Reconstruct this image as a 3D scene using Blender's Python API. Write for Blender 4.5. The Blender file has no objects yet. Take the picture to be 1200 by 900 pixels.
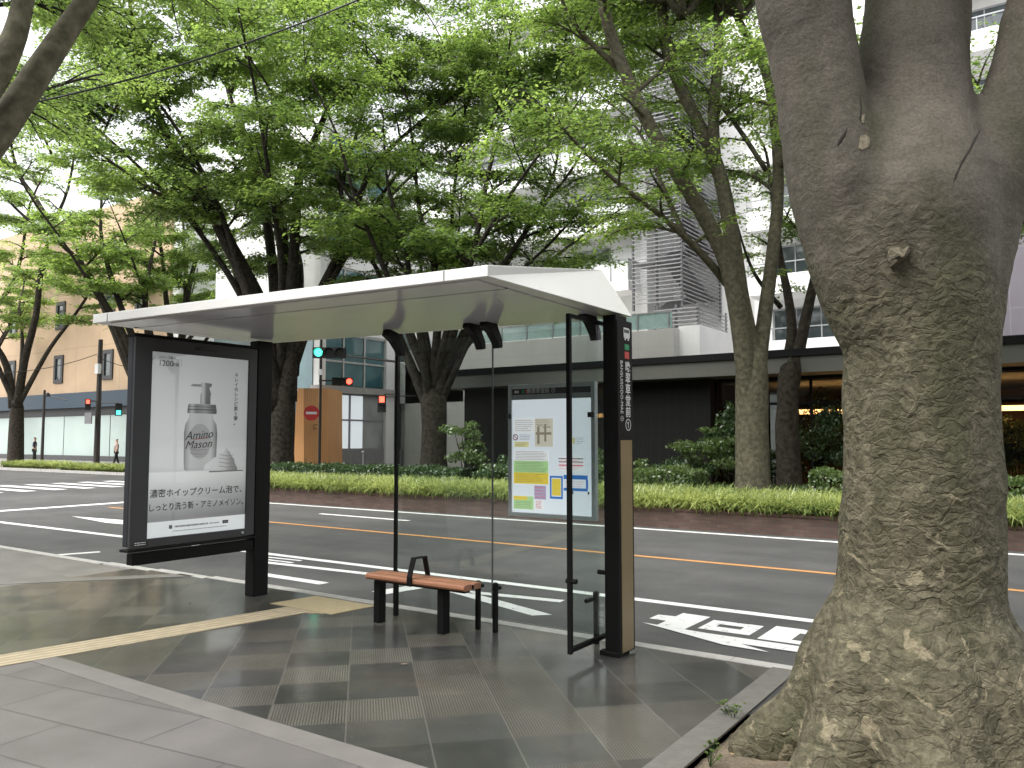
import bpy, bmesh, math, random
import numpy as np
from mathutils import Vector, Matrix
R = math.radians
S = bpy.context.scene
COL = S.collection
# ------------------------------------------------------------------ camera
F_PX, CAM_H = 942.0, 1.55
YAW, PITCH = R(34.5), math.atan(65 / 942.0)
cam = bpy.data.objects.new('camera', bpy.data.cameras.new('camera'))
COL.objects.link(cam)
cam.location = (0, 0, CAM_H)
cam.rotation_euler = (R(90) + PITCH, 0, YAW)
cam.data.sensor_width = 36
cam.data.lens = F_PX / 1200 * 36
cam.data.clip_start = 0.05
cam.data.clip_end = 3000
S.camera = cam
# ------------------------------------------------------------------ sky, sun, exposure
SUN_EL, SUN_AZ = R(58), R(205)       # azimuth clockwise from +Y
w = bpy.data.worlds.new("World"); S.world = w; w.use_nodes = True
nt = w.node_tree; nt.nodes.clear()
out = nt.nodes.new('ShaderNodeOutputWorld'); bg = nt.nodes.new('ShaderNodeBackground')
sky = nt.nodes.new('ShaderNodeTexSky'); sky.sky_type = 'NISHITA'; sky.sun_disc = False
sky.sun_elevation = SUN_EL; sky.sun_rotation = SUN_AZ
sky.air_density = 1.0; sky.dust_density = 3.0; sky.ozone_density = 1.0
hs = nt.nodes.new('ShaderNodeHueSaturation'); hs.inputs['Saturation'].default_value = 0.12
nt.links.new(sky.outputs[0], hs.inputs['Color']); nt.links.new(hs.outputs[0], bg.inputs[0])
bg.inputs[1].default_value = 0.15
nt.links.new(bg.outputs[0], out.inputs[0])
sun = bpy.data.objects.new('sun', bpy.data.lights.new('sun', 'SUN')); COL.objects.link(sun)
sun.data.energy = 1.2; sun.data.angle = R(50); sun.data.color = (1, 0.96, 0.9)
sd = Vector((math.sin(SUN_AZ) * math.cos(SUN_EL), math.cos(SUN_AZ) * math.cos(SUN_EL), math.sin(SUN_EL)))
sun.rotation_euler = sd.to_track_quat('Z', 'Y').to_euler()
S.view_settings.view_transform = 'Standard'; S.view_settings.look = 'None'
S.view_settings.gamma = 1; S.view_settings.exposure = 1.58
S.view_settings.use_curve_mapping = False
S.render.engine = 'CYCLES'
cy = S.cycles
cy.max_bounces = 7; cy.diffuse_bounces = 4; cy.glossy_bounces = 3; cy.transmission_bounces = 4
cy.transparent_max_bounces = 12; cy.use_denoising = True; cy.sample_clamp_indirect = 6
cy.caustics_reflective = False; cy.caustics_refractive = False
try: cy.denoiser = 'OPENIMAGEDENOISE'
except Exception: pass

# point at photo pixel (1200x900) at a given distance ahead of the camera
_f = Vector((-math.sin(YAW) * math.cos(PITCH), math.cos(YAW) * math.cos(PITCH), math.sin(PITCH)))
_r = Vector((math.cos(YAW), math.sin(YAW), 0))
_u = Vector((math.sin(YAW) * math.sin(PITCH), -math.cos(YAW) * math.sin(PITCH), math.cos(PITCH)))
_fh = Vector((-math.sin(YAW), math.cos(YAW), 0))
def ray(px, py): return _f + _r * ((px - 600) / F_PX) + _u * ((450 - py) / F_PX)
def D(px, py, d):
    q = ray(px, py); return Vector((0, 0, CAM_H)) + q * (d / q.dot(_fh))
def G(px, py, z=0.0):
    q = ray(px, py); t = (z - CAM_H) / q.z; return (q.x * t, q.y * t)
def atY(px, py, Y):
    q = ray(px, py); t = Y / q.y; return (q.x * t, CAM_H + q.z * t)
def atX(px, py, X):
    q = ray(px, py); t = X / q.x; return (q.y * t, CAM_H + q.z * t)

# ------------------------------------------------------------------ materials
MATS = {}
def lin(c):
    return tuple(((x / 12.92) if x <= 0.04045 else ((x + 0.055) / 1.055) ** 2.4) for x in c)
def new_mat(name):
    m = bpy.data.materials.new(name); m.use_nodes = True
    n = m.node_tree; b = n.nodes['Principled BSDF']
    return m, n, b
def N(n, t, **kw):
    x = n.nodes.new(t)
    for k, v in kw.items(): setattr(x, k, v)
    return x
def mat(name, col, rough=0.6, metal=0.0, var=0.12, scale=6.0, bump=0.0, bscale=60.0, spec=0.5, emit=None, es=1.0, stretch=None):
    """plain surface colour with faint mottling and optional bump"""
    if name in MATS: return MATS[name]
    m, n, b = new_mat(name)
    tc = N(n, 'ShaderNodeTexCoord'); vec = tc.outputs['Object']
    if stretch:
        mp = N(n, 'ShaderNodeMapping'); mp.inputs['Scale'].default_value = stretch
        n.links.new(vec, mp.inputs[0]); vec = mp.outputs[0]
    nz = N(n, 'ShaderNodeTexNoise'); nz.inputs['Scale'].default_value = scale; nz.inputs['Detail'].default_value = 5
    n.links.new(vec, nz.inputs['Vector'])
    mr = N(n, 'ShaderNodeMapRange'); mr.inputs[1].default_value = 0.25; mr.inputs[2].default_value = 0.75
    mr.inputs[3].default_value = 1 - var; mr.inputs[4].default_value = 1 + var
    n.links.new(nz.outputs[0], mr.inputs[0])
    mx = N(n, 'ShaderNodeVectorMath', operation='SCALE'); mx.inputs[0].default_value = col[:3]
    n.links.new(mr.outputs[0], mx.inputs['Scale'])
    n.links.new(mx.outputs[0], b.inputs['Base Color'])
    b.inputs['Roughness'].default_value = rough; b.inputs['Metallic'].default_value = metal
    b.inputs['Specular IOR Level'].default_value = spec
    if bump:
        n2 = N(n, 'ShaderNodeTexNoise'); n2.inputs['Scale'].default_value = bscale; n2.inputs['Detail'].default_value = 4
        n.links.new(vec, n2.inputs['Vector'])
        bp = N(n, 'ShaderNodeBump'); bp.inputs['Strength'].default_value = bump; bp.inputs['Distance'].default_value = 0.02
        n.links.new(n2.outputs[0], bp.inputs['Height']); n.links.new(bp.outputs[0], b.inputs['Normal'])
    if emit:
        b.inputs['Emission Color'].default_value = (*emit, 1); b.inputs['Emission Strength'].default_value = es
    MATS[name] = m; return m

M_black = mat('black_powder_coat', (0.006, 0.006, 0.006), 0.5, var=0.15, spec=0.16)
M_roof = mat('white_painted_steel', (0.78, 0.78, 0.76), 0.22, var=0.04, scale=2)
M_under = mat('pale_gloss_soffit', (0.70, 0.70, 0.745), 0.14, var=0.05, scale=1.5)
M_dark = mat('dark_grey_metal', (0.030, 0.032, 0.038), 0.5, spec=.3)
M_bronze = mat('bronze_panel', (0.25, 0.19, 0.10), 0.42, metal=0.3, var=0.06)
M_alu = mat('silver_aluminium', (0.55, 0.57, 0.60), 0.35, metal=0.4, var=0.04)
M_white = mat('white_print', (0.80, 0.82, 0.83), 0.5, var=0.02)
M_whitetext = mat('white_lettering', (0.75, 0.76, 0.76), 0.6, var=0.0)
M_ink = mat('black_ink', (0.015, 0.015, 0.016), 0.5, var=0.0)
M_greyink = mat('grey_ink', (0.22, 0.22, 0.23), 0.5, var=0.0)
M_concrete = mat('pale_concrete', (0.36, 0.35, 0.335), 0.7, var=0.14, scale=3, bump=0.15)
M_kerb = mat('granite_kerb', (0.40, 0.39, 0.37), 0.55, var=0.18, scale=9, bump=0.2)
M_steelgrey = mat('grey_steel', (0.22, 0.22, 0.23), 0.5, metal=0.5)

def glass_mat(name, tint=(0.93, 0.96, 0.95), gl=0.9, rough=0.0, f0=0.035, diff=0.0):
    m, n, b = new_mat(name); n.nodes.remove(b)
    o = n.nodes['Material Output']
    tr = N(n, 'ShaderNodeBsdfTransparent'); tr.inputs[0].default_value = (*tint, 1)
    g = N(n, 'ShaderNodeBsdfGlossy'); g.inputs['Roughness'].default_value = rough; g.inputs[0].default_value = (gl, gl, gl, 1)
    ge = N(n, 'ShaderNodeNewGeometry'); dt = N(n, 'ShaderNodeVectorMath', operation='DOT_PRODUCT')
    n.links.new(ge.outputs['Normal'], dt.inputs[0]); n.links.new(ge.outputs['Incoming'], dt.inputs[1])
    ab = N(n, 'ShaderNodeMath', operation='ABSOLUTE'); n.links.new(dt.outputs['Value'], ab.inputs[0])
    om = N(n, 'ShaderNodeMath', operation='SUBTRACT', use_clamp=True); om.inputs[0].default_value = 1; n.links.new(ab.outputs[0], om.inputs[1])
    pw = N(n, 'ShaderNodeMath', operation='POWER'); pw.inputs[1].default_value = 5; n.links.new(om.outputs[0], pw.inputs[0])
    fr = N(n, 'ShaderNodeMath', operation='MULTIPLY_ADD', use_clamp=True); fr.inputs[1].default_value = .9; fr.inputs[2].default_value = f0; n.links.new(pw.outputs[0], fr.inputs[0])
    mx = N(n, 'ShaderNodeMixShader')
    n.links.new(fr.outputs[0], mx.inputs[0]); n.links.new(tr.outputs[0], mx.inputs[1]); n.links.new(g.outputs[0], mx.inputs[2])
    last = mx
    if diff:
        d = N(n, 'ShaderNodeBsdfDiffuse'); d.inputs[0].default_value = (0.6, 0.62, 0.6, 1)
        m2 = N(n, 'ShaderNodeMixShader'); m2.inputs[0].default_value = diff
        n.links.new(mx.outputs[0], m2.inputs[1]); n.links.new(d.outputs[0], m2.inputs[2]); last = m2
    n.links.new(last.outputs[0], o.inputs[0]); return m
M_glass = glass_mat('shelter_glass', diff=0.004)
M_cover = glass_mat('display_glass', tint=(0.95, 0.96, 0.96))
M_winglass = mat('window_glass', (0.05, 0.065, 0.07), 0.05, var=0.3, scale=0.7, spec=0.9)
M_teal = mat('teal_window_glass', (0.07, 0.17, 0.19), 0.06, var=0.4, scale=0.8, spec=1.0)
M_frost = mat('frosted_shop_glass', (0.44, 0.53, 0.50), 0.22, var=0.10, scale=0.25)

def leaf_mat(name, c1, c2, trans=0.45):
    m, n, b = new_mat(name); n.nodes.remove(b); o = n.nodes['Material Output']
    at = N(n, 'ShaderNodeAttribute'); at.attribute_name = 'tone'
    mix = N(n, 'ShaderNodeMix', data_type='RGBA'); mix.inputs[6].default_value = (*c1, 1); mix.inputs[7].default_value = (*c2, 1)
    n.links.new(at.outputs['Fac'], mix.inputs[0])
    br = N(n, 'ShaderNodeHueSaturation'); br.inputs['Value'].default_value = 3.0; br.inputs['Hue'].default_value = 0.488; br.inputs['Saturation'].default_value = 1.0
    n.links.new(mix.outputs[2], br.inputs['Color'])
    d = N(n, 'ShaderNodeBsdfDiffuse'); t = N(n, 'ShaderNodeBsdfTranslucent'); g = N(n, 'ShaderNodeBsdfGlossy')
    g.inputs['Roughness'].default_value = 0.35; g.inputs[0].default_value = (1, 1, 1, 1)
    n.links.new(mix.outputs[2], d.inputs[0]); n.links.new(br.outputs[0], t.inputs[0])
    m1 = N(n, 'ShaderNodeMixShader'); m1.inputs[0].default_value = trans
    n.links.new(d.outputs[0], m1.inputs[1]); n.links.new(t.outputs[0], m1.inputs[2])
    m2 = N(n, 'ShaderNodeMixShader'); m2.inputs[0].default_value = 0.05
    n.links.new(m1.outputs[0], m2.inputs[1]); n.links.new(g.outputs[0], m2.inputs[2])
    n.links.new(m2.outputs[0], o.inputs[0]); return m
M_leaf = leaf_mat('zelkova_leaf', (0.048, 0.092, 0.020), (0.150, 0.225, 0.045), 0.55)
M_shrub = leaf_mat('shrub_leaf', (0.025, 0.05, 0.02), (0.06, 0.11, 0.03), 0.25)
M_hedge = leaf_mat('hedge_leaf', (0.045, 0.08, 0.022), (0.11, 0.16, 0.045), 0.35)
M_blade = leaf_mat('liriope_blade', (0.085, 0.13, 0.034), (0.30, 0.34, 0.115), 0.35)

def bark_mat(name, c1, c2, scale=8.0):
    m, n, b = new_mat(name)
    tc = N(n, 'ShaderNodeTexCoord')
    nz = N(n, 'ShaderNodeTexNoise'); nz.inputs['Scale'].default_value = scale; nz.inputs['Detail'].default_value = 8
    n.links.new(tc.outputs['Object'], nz.inputs['Vector'])
    cr = N(n, 'ShaderNodeValToRGB'); cr.color_ramp.elements[0].color = (*c1, 1); cr.color_ramp.elements[1].color = (*c2, 1)
    cr.color_ramp.elements[0].position = 0.35; cr.color_ramp.elements[1].position = 0.68
    n.links.new(nz.outputs[0], cr.inputs[0]); n.links.new(cr.outputs[0], b.inputs['Base Color'])
    b.inputs['Roughness'].default_value = 0.85; b.inputs['Specular IOR Level'].default_value = 0.2
    bp = N(n, 'ShaderNodeBump'); bp.inputs['Strength'].default_value = 0.6; bp.inputs['Distance'].default_value = 0.04
    n.links.new(nz.outputs[0], bp.inputs['Height']); n.links.new(bp.outputs[0], b.inputs['Normal'])
    return m
M_bark_dark = bark_mat('dark_wet_bark', (0.015, 0.013, 0.010), (0.048, 0.041, 0.031), 8)
M_bark_mid = bark_mat('grey_olive_bark', (0.060, 0.055, 0.036), (0.125, 0.114, 0.078), 10)
M_bark_brown = bark_mat('brown_bark', (0.022, 0.018, 0.014), (0.058, 0.048, 0.037), 8)

# --- hero bark: flaky plates below, smoother purple-grey above, green algae, pale scars
def hero_bark():
    m, n, b = new_mat('zelkova_hero_bark'); L = n.links.new
    tc = N(n, 'ShaderNodeTexCoord'); O = tc.outputs['Object']
    sep = N(n, 'ShaderNodeSeparateXYZ'); L(O, sep.inputs[0])
    # height mask 1 = low flaky, 0 = high smooth
    hn = N(n, 'ShaderNodeTexNoise'); hn.inputs['Scale'].default_value = 1.8; hn.inputs['Detail'].default_value = 5; L(O, hn.inputs['Vector'])
    ha = N(n, 'ShaderNodeMath', operation='MULTIPLY_ADD'); ha.inputs[1].default_value = 1.9; L(hn.outputs[0], ha.inputs[0]); L(sep.outputs[2], ha.inputs[2])
    hm = N(n, 'ShaderNodeMapRange', interpolation_type='SMOOTHSTEP'); hm.inputs[1].default_value = 3.0; hm.inputs[2].default_value = 3.75; hm.inputs[3].default_value = 1; hm.inputs[4].default_value = 0.05
    L(ha.outputs[0], hm.inputs[0])
    # distorted coordinates
    dn = N(n, 'ShaderNodeTexNoise'); dn.inputs['Scale'].default_value = 7; dn.inputs['Detail'].default_value = 6; L(O, dn.inputs['Vector'])
    dm = N(n, 'ShaderNodeVectorMath', operation='SCALE'); dm.inputs['Scale'].default_value = 0.15; L(dn.outputs['Color'], dm.inputs[0])
    da = N(n, 'ShaderNodeVectorMath', operation='ADD'); L(O, da.inputs[0]); L(dm.outputs[0], da.inputs[1])
    mp = N(n, 'ShaderNodeMapping'); mp.inputs['Scale'].default_value = (1, 1, 1.45); L(da.outputs[0], mp.inputs[0])
    v1 = N(n, 'ShaderNodeTexVoronoi', feature='F1'); v1.inputs['Scale'].default_value = 17; L(mp.outputs[0], v1.inputs['Vector'])
    v2 = N(n, 'ShaderNodeTexVoronoi', feature='DISTANCE_TO_EDGE'); v2.inputs['Scale'].default_value = 16; L(mp.outputs[0], v2.inputs['Vector'])
    sc = N(n, 'ShaderNodeTexVoronoi', feature='F1'); sc.inputs['Scale'].default_value = 3.4; L(da.outputs[0], sc.inputs['Vector'])
    fine = N(n, 'ShaderNodeTexNoise'); fine.inputs['Scale'].default_value = 70; fine.inputs['Detail'].default_value = 6; L(O, fine.inputs['Vector'])
    med = N(n, 'ShaderNodeTexNoise'); med.inputs['Scale'].default_value = 16; med.inputs['Detail'].default_value = 8; med.inputs['Roughness'].default_value = 0.65; L(mp.outputs[0], med.inputs['Vector'])
    # colours
    def ramp(src, stops):
        c = N(n, 'ShaderNodeValToRGB'); el = c.color_ramp.elements
        el[0].position, el[0].color = stops[0][0], (*stops[0][1], 1); el[1].position, el[1].color = stops[1][0], (*stops[1][1], 1)
        for p, q in stops[2:]:
            e = el.new(p); e.color = (*q, 1)
        L(src, c.inputs[0]); return c.outputs[0]
    def mixc(f, a, bb):
        x = N(n, 'ShaderNodeMix', data_type='RGBA')
        if hasattr(f, 'links'): L(f, x.inputs[0])
        else: x.inputs[0].default_value = f
        for s, i in ((a, 6), (bb, 7)):
            if hasattr(s, 'links'): L(s, x.inputs[i])
            else: x.inputs[i].default_value = (*s, 1)
        return x.outputs[2]
    low = ramp(med.outputs[0], [(0.32, (0.052, 0.048, 0.030)), (0.50, (0.098, 0.089, 0.058)), (0.68, (0.165, 0.148, 0.100))])
    high = ramp(hn.outputs[0], [(0.35, (0.074, 0.066, 0.053)), (0.65, (0.142, 0.124, 0.104))])
    col = mixc(hm.outputs[0], high, low)
    # algae: vertical green streaks
    am = N(n, 'ShaderNodeMapping'); am.inputs['Scale'].default_value = (2.6, 2.6, 0.55); L(O, am.inputs[0])
    an = N(n, 'ShaderNodeTexNoise'); an.inputs['Scale'].default_value = 1.5; an.inputs['Detail'].default_value = 6; L(am.outputs[0], an.inputs['Vector'])
    ar = N(n, 'ShaderNodeMapRange'); ar.inputs[1].default_value = 0.46; ar.inputs[2].default_value = 0.66; ar.inputs[4].default_value = 0.6; L(an.outputs[0], ar.inputs[0])
    col = mixc(ar.outputs[0], col, (0.055, 0.056, 0.028))
    # pale exfoliated scars mainly low
    sn = N(n, 'ShaderNodeTexNoise'); sn.inputs['Scale'].default_value = 6.5; sn.inputs['Detail'].default_value = 4; sn.inputs['Distortion'].default_value = 0.8; L(da.outputs[0], sn.inputs['Vector'])
    lowm = N(n, 'ShaderNodeMapRange'); lowm.inputs[1].default_value = 0.2; lowm.inputs[2].default_value = 2.4; lowm.inputs[3].default_value = 0.0; lowm.inputs[4].default_value = 0.12; L(sep.outputs[2], lowm.inputs[0])
    sb = N(n, 'ShaderNodeMath', operation='SUBTRACT'); L(sn.outputs[0], sb.inputs[0]); L(lowm.outputs[0], sb.inputs[1])
    sr = N(n, 'ShaderNodeMapRange'); sx2 = N(n, 'ShaderNodeMath', operation='MULTIPLY_ADD'); sx2.inputs[1].default_value = 0.28; L(med.outputs[0], sx2.inputs[0]); L(sb.outputs[0], sx2.inputs[2])
    sr.inputs[1].default_value = 0.735; sr.inputs[2].default_value = 0.775; sr.inputs[4].default_value = 0.65; L(sx2.outputs[0], sr.inputs[0])
    col = mixc(sr.outputs[0], col, (0.26, 0.225, 0.15))
    fm = N(n, 'ShaderNodeMapRange'); fm.inputs[1].default_value = 0.3; fm.inputs[2].default_value = 0.7; fm.inputs[3].default_value = 0.75; fm.inputs[4].default_value = 1.2; L(fine.outputs[0], fm.inputs[0])
    vs = N(n, 'ShaderNodeVectorMath', operation='SCALE'); L(col, vs.inputs[0]); L(fm.outputs[0], vs.inputs['Scale'])
    L(vs.outputs[0], b.inputs['Base Color'])
    b.inputs['Roughness'].default_value = 0.82; b.inputs['Specular IOR Level'].default_value = 0.25
    # height
    h1 = N(n, 'ShaderNodeMath', operation='MULTIPLY'); L(v1.outputs['Distance'], h1.inputs[0]); L(hm.outputs[0], h1.inputs[1])
    pe = N(n, 'ShaderNodeMapRange', interpolation_type='SMOOTHSTEP'); pe.inputs[1].default_value = 0.0; pe.inputs[2].default_value = 0.12; pe.inputs[4].default_value = .24; L(v2.outputs['Distance'], pe.inputs[0])
    pm = N(n, 'ShaderNodeMath', operation='MULTIPLY'); L(pe.outputs[0], pm.inputs[0]); L(hm.outputs[0], pm.inputs[1])
    hx_ = N(n, 'ShaderNodeMath', operation='ADD'); L(h1.outputs[0], hx_.inputs[0]); L(pm.outputs[0], hx_.inputs[1]); h1 = hx_
    h2 = N(n, 'ShaderNodeMath', operation='MULTIPLY_ADD'); h2.inputs[1].default_value = 0.9; L(med.outputs[0], h2.inputs[0]); L(h1.outputs[0], h2.inputs[2])
    h3 = N(n, 'ShaderNodeMath', operation='MULTIPLY_ADD'); h3.inputs[1].default_value = 0.18; L(fine.outputs[0], h3.inputs[0]); L(h2.outputs[0], h3.inputs[2])
    h4 = N(n, 'ShaderNodeMath', operation='MULTIPLY_ADD'); h4.inputs[1].default_value = -0.45; L(sr.outputs[0], h4.inputs[0]); L(h3.outputs[0], h4.inputs[2])
    bp = N(n, 'ShaderNodeBump'); bp.inputs['Strength'].default_value = 0.8; bp.inputs['Distance'].default_value = 0.016
    L(h4.outputs[0], bp.inputs['Height']); L(bp.outputs[0], b.inputs['Normal'])
    return m
M_hero = hero_bark()

# ------------------------------------------------------------------ mesh builder
class MB:
    def __init__(s): s.v = []; s.f = []; s.smooth = False
    def poly(s, pts):
        i = len(s.v); s.v += [tuple(p) for p in pts]; s.f.append(tuple(range(i, i + len(pts)))); return s
    def hexa(s, b, t):
        i = len(s.v); s.v += [tuple(p) for p in b] + [tuple(p) for p in t]; k = len(b)
        s.f.append(tuple(range(i + k - 1, i - 1, -1))); s.f.append(tuple(range(i + k, i + 2 * k)))
        for j in range(k): s.f.append((i + j, i + (j + 1) % k, i + k + (j + 1) % k, i + k + j))
        return s
    def box(s, x0, x1, y0, y1, z0, z1):
        return s.hexa([(x0, y0, z0), (x1, y0, z0), (x1, y1, z0), (x0, y1, z0)], [(x0, y0, z1), (x1, y0, z1), (x1, y1, z1), (x0, y1, z1)])
    def prism(s, poly, z0, z1):
        return s.hexa([(x, y, z0) for x, y in poly], [(x, y, z1) for x, y in poly])
    def sheet(s, poly, z): return s.poly([(x, y, z) for x, y in poly])
    def prism_y(s, poly, y0, y1):     # polygon in x,z extruded along y
        return s.hexa([(x, y0, z) for x, z in poly], [(x, y1, z) for x, z in poly])
    def prism_x(s, poly, x0, x1):     # polygon in y,z
        return s.hexa([(x0, y, z) for y, z in poly], [(x1, y, z) for y, z in poly])
    def tube(s, pts, rad, n=6, cap=True):
        pts = [Vector(p) for p in pts]; k = len(pts)
        if not hasattr(rad, '__len__'): rad = [rad] * k
        t = (pts[1] - pts[0]).normalized()
        a = t.cross(Vector((0, 0, 1)));
        if a.length < 1e-3: a = Vector((1, 0, 0))
        a.normalize(); base = len(s.v)
        cs = [(math.cos(2 * math.pi * j / n), math.sin(2 * math.pi * j / n)) for j in range(n)]
        for i in range(k):
            t = (pts[min(i + 1, k - 1)] - pts[max(i - 1, 0)])
            if t.length < 1e-9: t = Vector((0, 0, 1))
            t.normalize(); a = (a - t * a.dot(t))
            if a.length < 1e-6: a = t.orthogonal()
            a.normalize(); b = t.cross(a); p = pts[i]; r = rad[i]
            for c, d in cs: s.v.append((p.x + r * (a.x * c + b.x * d), p.y + r * (a.y * c + b.y * d), p.z + r * (a.z * c + b.z * d)))
        for i in range(k - 1):
            for j in range(n):
                q = base + i * n; j2 = (j + 1) % n
                s.f.append((q + j, q + j2, q + n + j2, q + n + j))
        if cap:
            s.f.append(tuple(base + j for j in range(n - 1, -1, -1))); s.f.append(tuple(base + (k - 1) * n + j for j in range(n)))
        return s
    def lathe(s, c, prof, n=16, squash=1.0):
        cx, cy_, cz = c; base = len(s.v)
        for r, z in prof:
            for j in range(n):
                a = 2 * math.pi * j / n; s.v.append((cx + r * math.cos(a), cy_ + r * squash * math.sin(a), cz + z))
        for i in range(len(prof) - 1):
            for j in range(n):
                q = base + i * n; j2 = (j + 1) % n; s.f.append((q + j, q + j2, q + n + j2, q + n + j))
        s.f.append(tuple(base + j for j in range(n - 1, -1, -1))); s.f.append(tuple(base + (len(prof) - 1) * n + j for j in range(n)))
        return s
    def build(s, name, m, parent=None, smooth=False, bevel=0.0):
        me = bpy.data.meshes.new(name); me.from_pydata(s.v, [], s.f); me.update()
        me.materials.append(m)
        if smooth or s.smooth: me.polygons.foreach_set('use_smooth', [True] * len(me.polygons))
        o = bpy.data.objects.new(name, me); COL.objects.link(o)
        if parent is not None:
            o.parent = parent; o.location = -Vector(base_of(parent))
        if bevel:
            bm = o.modifiers.new('bevel', 'BEVEL'); bm.width = bevel; bm.segments = 2; bm.limit_method = 'ANGLE'
        return o
_base = {}
def base_of(o):
    """world position of the thing whose parts are written in world coordinates"""
    p = Vector((0, 0, 0))
    while o is not None: p = p + Vector(o.location); o = o.parent
    return p
def tag(o, label=None, cat=None, group=None, kind=None):
    if label: o['label'] = label
    if cat: o['category'] = cat
    if group: o['group'] = group
    if kind: o['kind'] = kind
    return o
def thing(name, loc, label, cat, group=None):
    o = bpy.data.objects.new(name, None); COL.objects.link(o); o.location = loc; o.empty_display_size = 0.3
    return tag(o, label, cat, group)
def struct(name, mb, m): return tag(mb.build(name, m), kind='structure')

def text(name, body, size, m, parent, loc, face, align='CENTER', shear=0.0, spacing=1.0, bold=0.0, xs=1.0, rot=0.0, line=1.0):
    """flat raised lettering; face 'x' looks to +X, '-y' looks to -Y"""
    cu = bpy.data.curves.new(name, 'FONT'); cu.body = body; cu.size = size; cu.align_x = align; cu.align_y = 'CENTER'
    cu.extrude = 0.0006; cu.shear = shear; cu.space_character = spacing; cu.offset = bold; cu.space_line = line; cu.resolution_u = 3
    t = bpy.data.objects.new(name + '_tmp', cu); COL.objects.link(t)
    bpy.context.view_layer.update()
    me = bpy.data.meshes.new_from_object(t.evaluated_get(bpy.context.evaluated_depsgraph_get()))
    bpy.data.objects.remove(t); me.name = name; me.materials.clear(); me.materials.append(m)
    rm = Matrix.Rotation(rot, 4, 'Z') @ Matrix.Diagonal((xs, 1, 1, 1))
    fm = Matrix.Rotation(R(90), 4, 'X')
    if face == 'x': fm = Matrix.Rotation(R(90), 4, 'Z') @ fm
    me.transform(Matrix.Translation(Vector(loc)) @ fm @ rm)
    o = bpy.data.objects.new(name, me); COL.objects.link(o); o.parent = parent; o.location = -base_of(parent)
    return o
#==SETTING==
# ------------------------------------------------------------------ ground surfaces
RZ = -0.12      # roadway level
def asphalt():
    m, n, b = new_mat('asphalt'); L = n.links.new
    tc = N(n, 'ShaderNodeTexCoord'); O = tc.outputs['Object']
    a = N(n, 'ShaderNodeTexNoise'); a.inputs['Scale'].default_value = 0.35; a.inputs['Detail'].default_value = 6; L(O, a.inputs['Vector'])
    mp = N(n, 'ShaderNodeMapping'); mp.inputs['Scale'].default_value = (0.06, 1.1, 1); L(O, mp.inputs[0])
    c = N(n, 'ShaderNodeTexNoise'); c.inputs['Scale'].default_value = 1.0; c.inputs['Detail'].default_value = 3; L(mp.outputs[0], c.inputs['Vector'])
    g = N(n, 'ShaderNodeTexNoise'); g.inputs['Scale'].default_value = 90; g.inputs['Detail'].default_value = 3; L(O, g.inputs['Vector'])
    s1 = N(n, 'ShaderNodeMath', operation='MULTIPLY_ADD'); s1.inputs[1].default_value = 0.5; L(a.outputs[0], s1.inputs[0]); s1.inputs[2].default_value = 0.0
    s2 = N(n, 'ShaderNodeMath', operation='MULTIPLY_ADD'); s2.inputs[1].default_value = 0.35; L(c.outputs[0], s2.inputs[0]); L(s1.outputs[0], s2.inputs[2])
    s3 = N(n, 'ShaderNodeMath', operation='MULTIPLY_ADD'); s3.inputs[1].default_value = 0.35; L(g.outputs[0], s3.inputs[0]); L(s2.outputs[0], s3.inputs[2])
    cr = N(n, 'ShaderNodeValToRGB'); e = cr.color_ramp.elements
    e[0].position = 0.42; e[0].color = (0.036, 0.036, 0.037, 1); e[1].position = 0.72; e[1].color = (0.092, 0.090, 0.088, 1)
    L(s3.outputs[0], cr.inputs[0])
    st_ = N(n, 'ShaderNodeTexNoise'); st_.inputs['Scale'].default_value = 1.6; st_.inputs['Detail'].default_value = 9; st_.inputs['Roughness'].default_value = .7; L(O, st_.inputs['Vector'])
    sm_ = N(n, 'ShaderNodeMapRange'); sm_.inputs[1].default_value = .35; sm_.inputs[2].default_value = .68; sm_.inputs[3].default_value = .82; sm_.inputs[4].default_value = 1.2; L(st_.outputs[0], sm_.inputs[0])
    vs_ = N(n, 'ShaderNodeVectorMath', operation='SCALE'); L(cr.outputs[0], vs_.inputs[0]); L(sm_.outputs[0], vs_.inputs['Scale']); L(vs_.outputs[0], b.inputs['Base Color'])
    b.inputs['Roughness'].default_value = 0.75
    bp = N(n, 'ShaderNodeBump'); bp.inputs['Strength'].default_value = 0.35; bp.inputs['Distance'].default_value = 0.01
    L(g.outputs[0], bp.inputs['Height']); L(bp.outputs[0], b.inputs['Normal'])
    return m
M_asph = asphalt()
def paint(name, col):
    m, n, b = new_mat(name); L = n.links.new
    tc = N(n, 'ShaderNodeTexCoord'); O = tc.outputs['Object']
    a = N(n, 'ShaderNodeTexNoise'); a.inputs['Scale'].default_value = 14; a.inputs['Detail'].default_value = 8; a.inputs['Roughness'].default_value = 0.7; L(O, a.inputs['Vector'])
    cr = N(n, 'ShaderNodeValToRGB'); e = cr.color_ramp.elements
    e[0].position = 0.36; e[0].color = (*[x * 0.5 for x in col], 1); e[1].position = 0.42; e[1].color = (*col, 1)
    L(a.outputs[0], cr.inputs[0]); L(cr.outputs[0], b.inputs['Base Color']); b.inputs['Roughness'].default_value = 0.6
    return m
M_paint = paint('white_road_paint', (0.74, 0.74, 0.73))
M_orange = paint('orange_road_paint', (0.55, 0.27, 0.09))

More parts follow.
